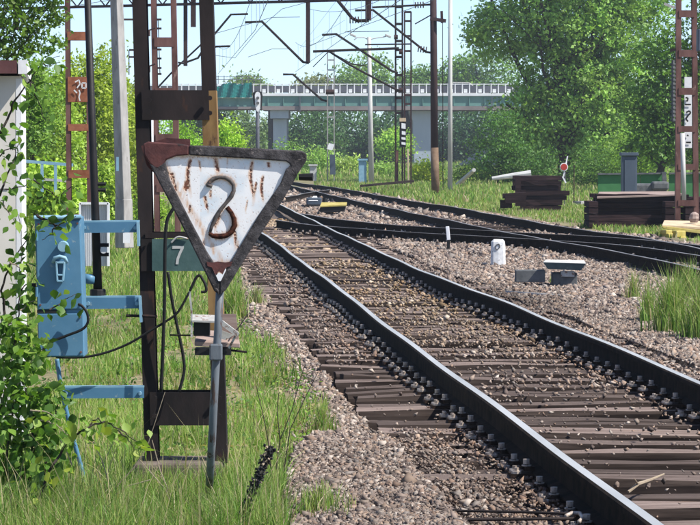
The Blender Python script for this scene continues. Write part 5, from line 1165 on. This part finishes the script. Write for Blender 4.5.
# signal left of the pier
sgn = thing('railway_signal', G(258, 180), 'railway signal with a white backed head in front of the left bridge pier', 'signal')
Y = 150; mb = MB(); mb.tube([W(257.6, 180, Y), W(257.6, 108, Y)], .09, 8); mb.build('pole', M['panel_grey'], sgn, smooth=True)
mb = MB(); pts = [(254.8, 95), (255.8, 92.6), (257.8, 91.6), (259.8, 92.8), (260.6, 96), (260.2, 109), (258.4, 112.4), (256.6, 111), (255.2, 106)]
mb.poly_y([W(x, y, Y - .2) for x, y in pts][::-1], .05); mb.build('white_head', M['white'], sgn)
mb = MB(); mb.poly_y([W(x - .5, y, Y - .12) for x, y in ((253, 93), (256, 91), (261.8, 91.6), (263, 95), (262.4, 106), (261, 109), (254, 104.5))][::-1], .2); mb.build('black_housing', M['black'], sgn)
for y in (98, 103): mb = MB(); c = W(257.8, y, Y - .22); mb.tube([c, c + Vector((0, -.12, 0))], .07, 10); mb.build('lamp_hood', M['grey_dark'], sgn)
# cabinets at the far end
for (x0_, x1_, y0_, y1_, Y, lb, mt) in ((358.6, 366.6, 160.5, 183, 145, 'pale blue upright cabinet left of the lamp pole foot', 'blue_light'), (309.5, 316.5, 166, 181, 150, 'pale weathered cabinet just right of the triangular sign corner', 'pale_pole')):
    t = thing('signal_cabinet', W((x0_ + x1_) / 2, y1_, Y), lb, 'cabinet')
    mb = MB(); a, b = W(x0_, y0_, Y), W(x1_, y1_, Y); mb.box(((a.x + b.x) / 2, Y + .2, (a.z + b.z) / 2), (b.x - a.x, .4, a.z - b.z)); mb.build('body', M[mt], t, bevel=.02)
    mb = MB(); mb.box(((a.x + b.x) / 2, Y + .18, a.z + .04), (b.x - a.x + .1, .5, .08)); mb.build('cap', M[mt], t)
# contact and catenary wires
def catenary(x0, y0, x1, y1, zc, label, sag=.9, r=.011):
    t = thing('overhead_wire', (x0, y0, zc), label, 'overhead wire', 'contact and catenary wires above the tracks')
    a, b = Vector((x0, y0, zc)), Vector((x1, y1, zc)); mb = MB(); mb.tube([a, b], r, 5); mb.build('contact_wire', M['wire'], t)
    n = 16; P = [a.lerp(b, i / n) + Vector((0, 0, 1.5 - sag * 4 * (i / n) * (1 - i / n))) for i in range(n + 1)]
    mb = MB(); mb.tube(P, r, 5); mb.build('messenger_wire', M['wire'], t)
    for i in range(1, n, 2): mb = MB(); mb.tube([a.lerp(b, i / n), P[i]], r * .55, 4); mb.build('dropper', M['wire'], t)
catenary(-1.0, 60, -3.2, 108, 5.6, 'overhead wires above the main track before the gantry')
catenary(-3.2, 108, -7, 170, 5.6, 'overhead wires above the main track beyond the gantry')
catenary(2.8, 60, .2, 107, 5.6, 'overhead wires above the far track before the gantry'); catenary(.2, 107, -2.8, 165, 5.6, 'overhead wires above the far track beyond the gantry')
catenary(3.4, 75, -1.7, 125, 5.6, 'overhead wires above the diverging track', r=.009)
def wire(pts, Y, lb, r=.010):
    mb = MB(); mb.tube([W(x, y, Y) for x, y in pts], r, 5); tag(mb.build('span_wire', M['wire'], own=W(pts[0][0], pts[0][1], Y)), lb, 'wire')
wire([(300, 17), (272, 17.4), (210, 35)], 106, 'thin wire with a small weight left of the middle drop tube')
wire([(282, 9), (260, 28), (235, 58), (205, 54)], 107, 'slack span wire crossing the sky left of the middle drop tube')
wire([(248, 57), (272, 49), (290, 49)], 108, 'short thin stay below the middle registration arm')
wire([(282, 9), (308, 2), (330, -2)], 106, 'thin wire rising to the gantry right of the slack span wire')
wire([(345, 20), (300, 48), (340, -4)], 140, 'faint far span wire behind the gantry', .007)
wire([(60, 8), (130, -3)], 100, 'thin wire above the concrete mast')

# ------------------------------------------------------------------ foreground shrub at left
def leaf_mesh(name, s, tint, fold=.25):
    """kite shaped leaf with pointed tip, folded along the midrib, stalk at origin, 12 triangles"""
    o = [(0, 0), (.28, .30), (.55, .42), (.8, .30), (1.0, .12), (1.25, 0)]
    vs = [(x * s, 0, -.03 * s * x * x) for x, _ in o]; L = [(x * s, w * s, fold * w * s - .05 * s * x * x) for x, w in o[1:-1]]; Rr = [(x * s, -w * s, fold * w * s - .05 * s * x * x) for x, w in o[1:-1]]
    V = vs + L + Rr; fs = [(0, 1, 6), (1, 2, 7), (1, 7, 6), (2, 3, 8), (2, 8, 7), (3, 4, 9), (3, 9, 8), (4, 5, 9)]
    fs += [tuple(reversed([q if q < 6 else q + 4 for q in f])) for f in fs]
    me = np_mesh(name, np.array(V), np.array(fs), M['leaf'], np.tile(np.array(tint), (len(V), 1))); return me
LT = [(.12, .24, .03), (.17, .30, .045), (.08, .17, .025), (.23, .34, .06), (.05, .11, .02), (.27, .33, .05)]
LEAF = [leaf_mesh('leaf', s, c) for s in (.036, .050) for c in LT]
def shrub(label, Ybase, stems, group=None, scale=1.0, yellow=False, density=1.0, seed=1, name='shrub', maxobj=280):
    r = random.Random(seed); b = W(stems[0][0][0], stems[0][0][1], Ybase)
    t = thing(name, (b.x, Ybase, max(b.z, -.1)), label, 'shrub', group); org = ORG[t]; cnt = 0; spots = []
    for S_ in stems:
        pts = [W(x, y, Ybase + (q[0] if q else 0)) for x, y, *q in S_]
        out = []
        for i in range(len(pts) - 1):
            for k in range(4): out.append(pts[i].lerp(pts[i + 1], k / 4) + Vector((r.uniform(-.006, .006), r.uniform(-.02, .02), r.uniform(-.004, .004))))
        out.append(pts[-1]); n = len(out)
        mb = MB(); mb.tube(out, [max(.0015, (.0075 if len(S_) > 4 else .004) * (1 - i / n)) for i in range(n)], 5); mb.build('stem', M['bark'] if r.random() < .7 else M['bark_pale'], t)
        for i in range(1, n):
            seg = (out[i] - out[i - 1]).length; m = max(1, int(seg / .022 * density))
            for k in range(m):
                p = out[i - 1].lerp(out[i], r.random()) + Vector((r.gauss(0, .035), r.gauss(0, .06), r.gauss(0, .03))) * scale; spots.append(p)
    r.shuffle(spots); lo = []
    for i, p in enumerate(spots):
        mi = r.choice([1, 3, 3, 5, 5, 0]) if yellow else r.choice([0, 1, 1, 2, 3, 4, 0, 2])
        me = LEAF[mi + 6 * (r.random() < .5)]
        rot = Euler((r.gauss(0, .9) - .5, r.gauss(.5, .6), r.uniform(0, 6.283)))
        if i < maxobj: link('leaf', me, t, p - org, rot)
        else: lo.append((me, p, rot))
    if lo:
        V, Fq, T = [], [], []; bb = 0
        for me, p, rot in lo:
            Rm = np.array(rot.to_matrix()); v = np.array([w.co[:] for w in me.vertices]) @ Rm.T + np.array(p)
            f = np.array([pp.vertices[:] for pp in me.polygons]); V.append(v); Fq.append(f + bb); bb += len(v); T.append(np.tile(np.array(me.attributes['tint'].data[0].color[:3]), (len(v), 1)))
        o = link('leaves', np_mesh('leaves', np.concatenate(V), np.concatenate(Fq), M['leaf'], np.concatenate(T), org), t); o['kind'] = 'stuff'
    return t
shrub('leafy green shrub in front of the cream hut and the blue cabinet', 14.4, [
    [(8, 520), (6, 460), (14, 410), (10, 370), (18, 330)],
    [(18, 525), (30, 470), (34, 420), (22, 380), (30, 340)],
    [(2, 520), (-6, 440), (4, 390), (-4, 350), (8, 320)],
    [(30, 520), (44, 470), (54, 430), (58, 404), (50, 380)],
    [(20, 480), (36, 446), (48, 420), (60, 428)], [(10, 400), (26, 370), (40, 352), (46, 338)], [(5, 430), (20, 400), (32, 396), (44, 390)],
    [(-4, 330), (14, 322), (26, 334), (34, 348)], [(-5, 470), (10, 440), (4, 410)], [(0, 500), (18, 462), (26, 436)],
    [(34, 420), (48, 402), (54, 386)], [(44, 480), (56, 456), (70, 448)], [(6, 360), (16, 340), (30, 324)]], seed=3, density=4.2)
shrub('leafy twigs crossing the wall and roof corner of the cream hut', 14.9, [
    [(-10, 210), (2, 190), (10, 168), (16, 150), (22, 122)], [(-8, 150), (6, 120), (14, 100), (30, 80), (44, 62), (60, 56)], [(30, 80), (36, 92), (34, 100)], [(-6, 160), (10, 148), (24, 156)],
    [(40, 64), (52, 66), (60, 62)], [(6, 190), (24, 186), (34, 178)], [(2, 200), (10, 216), (20, 226)], [(30, 82), (40, 108), (44, 118)],
    [(16, 340), (20, 290), (22, 250), (18, 214)], [(8, 330), (2, 290), (10, 262), (26, 240), (34, 224)], [(20, 290), (30, 282), (38, 268)], [(10, 262), (20, 268), (28, 276)], [(20, 310), (34, 300), (46, 308)]], seed=5, density=1.5)
shrub('sprig of green leaves hanging over the top of the blue cabinet', 14.6, [[(36, 215), (48, 222), (56, 226), (66, 222), (76, 216)], [(56, 226), (52, 234), (42, 240)], [(34, 180), (48, 190), (62, 200), (72, 206)], [(60, 196), (72, 186), (80, 192)]], seed=6, density=1.3)
shrub('small sprig of leaves against the middle of the blue cabinet', 14.6, [[(50, 310), (62, 302), (70, 297), (76, 294)]], seed=7, density=1.1)
shrub('low twigs with yellowish young leaves reaching right under the lowest blue arm', 13.6, [
    [(30, 520), (50, 470), (70, 440), (90, 425), (105, 422), (125, 432), (142, 446), (152, 450)], [(40, 420), (56, 424), (70, 436), (76, 446)], [(30, 410), (46, 412), (60, 420)], [(90, 425), (98, 418), (108, 428), (114, 440)], [(118, 430), (130, 440), (136, 455)]], seed=8, density=1.7, yellow=True)
# dry stems
def stems(label, L, Y, r=.0022, mat='bark_pale', name='dry_plant', cat='dry plant'):
    b = W(L[0][0][0], L[0][0][1], Y); t = thing(name, (b.x, Y, 0), label, cat)
    for S_ in L:
        mb = MB(); mb.tube([W(x, y, Y) for x, y in S_], [r * (1 - .6 * i / len(S_)) for i in range(len(S_))], 5); mb.build('stem', M[mat], t)
    return t
stems('thin dry brown stems rising over the ballast right of the mast', [[(276, 470), (280, 440), (292, 410), (300, 380), (306, 362)], [(272, 480), (268, 440), (262, 410), (256, 385)], [(284, 470), (290, 430), (304, 400), (318, 372)], [(280, 440), (277, 410), (279, 392)]], 14.6, .0028, 'bark')
stems('pale dry grass stalks leaning across the foot of the near mast', [[(104, 500), (132, 470), (146, 450), (165, 392)], [(72, 465), (66, 450), (60, 440)], [(120, 520), (102, 460), (92, 440)], [(150, 480), (128, 486), (112, 498)], [(172, 500), (160, 470), (152, 440)], [(176, 520), (166, 490), (140, 460)]], 14.0, .003)
SPY = 12.95
sp = thing('speckled_stalk', W(240, 525, SPY), 'thick black speckled dead stalk leaning right at the bottom edge', 'dead stalk')
mb = MB(); P = [W(236, 536, SPY), W(245, 508, SPY), W(255, 484, SPY), W(264, 464, SPY), W(272, 448, SPY)]; mb.tube(P, [.017, .018, .016, .014, .009], 8); mb.build('stalk', M['black'], sp)
r = random.Random(9)
mbk, mbw = MB(), MB()
for i in range(520):
    u = r.random() * 3.99; k = int(u); p = P[k].lerp(P[k + 1], u - k) + Vector((r.gauss(0, .010), -abs(r.gauss(0, .009)) - .004, r.gauss(0, .010))); (mbw if r.random() < .2 else mbk).box(p, (r.uniform(.005, .012), r.uniform(.005, .010), r.uniform(.004, .009)), R=Euler((r.random() * 3, r.random() * 3, r.random() * 3)).to_matrix())
o = mbk.build('seed_scales', M['black'], sp); o['kind'] = 'stuff'; o = mbw.build('pale_specks', M['bark_pale'], sp); o['kind'] = 'stuff'
# twig on the sleepers
tw = MB(); P = [G(628, 492, .02), G(638, 484, .05), G(650, 480, .03), G(664, 474, .03)]; tw.tube(P, [.008, .009, .007, .004], 6); tw.tube([P[1], G(634, 478, .09)], [.005, .002], 5); tag(tw.build('dry_branch', M['bark_pale'], own=P[0]), 'bleached dry branch lying between the main rails', 'branch')
print('objects', len(bpy.data.objects))

# ------------------------------------------------------------------ summer haze
hz = MB(); hz.box((10, 205, 17), (330, 440, 38)); hm, hnt, hp = newmat('haze'); hnt.nodes.remove(hp)
pv = N(hnt, 'ShaderNodeVolumePrincipled'); pv.inputs['Color'].default_value = (.86, .93, 1, 1); pv.inputs['Density'].default_value = 0.00036; pv.inputs['Anisotropy'].default_value = 0.3
hnt.links.new(pv.outputs[0], hnt.nodes['Material Output'].inputs['Volume'])
ho = hz.build('haze', hm); ho['kind'] = 'stuff'; ho['label'] = 'thin bluish summer haze over the tracks and bridge'
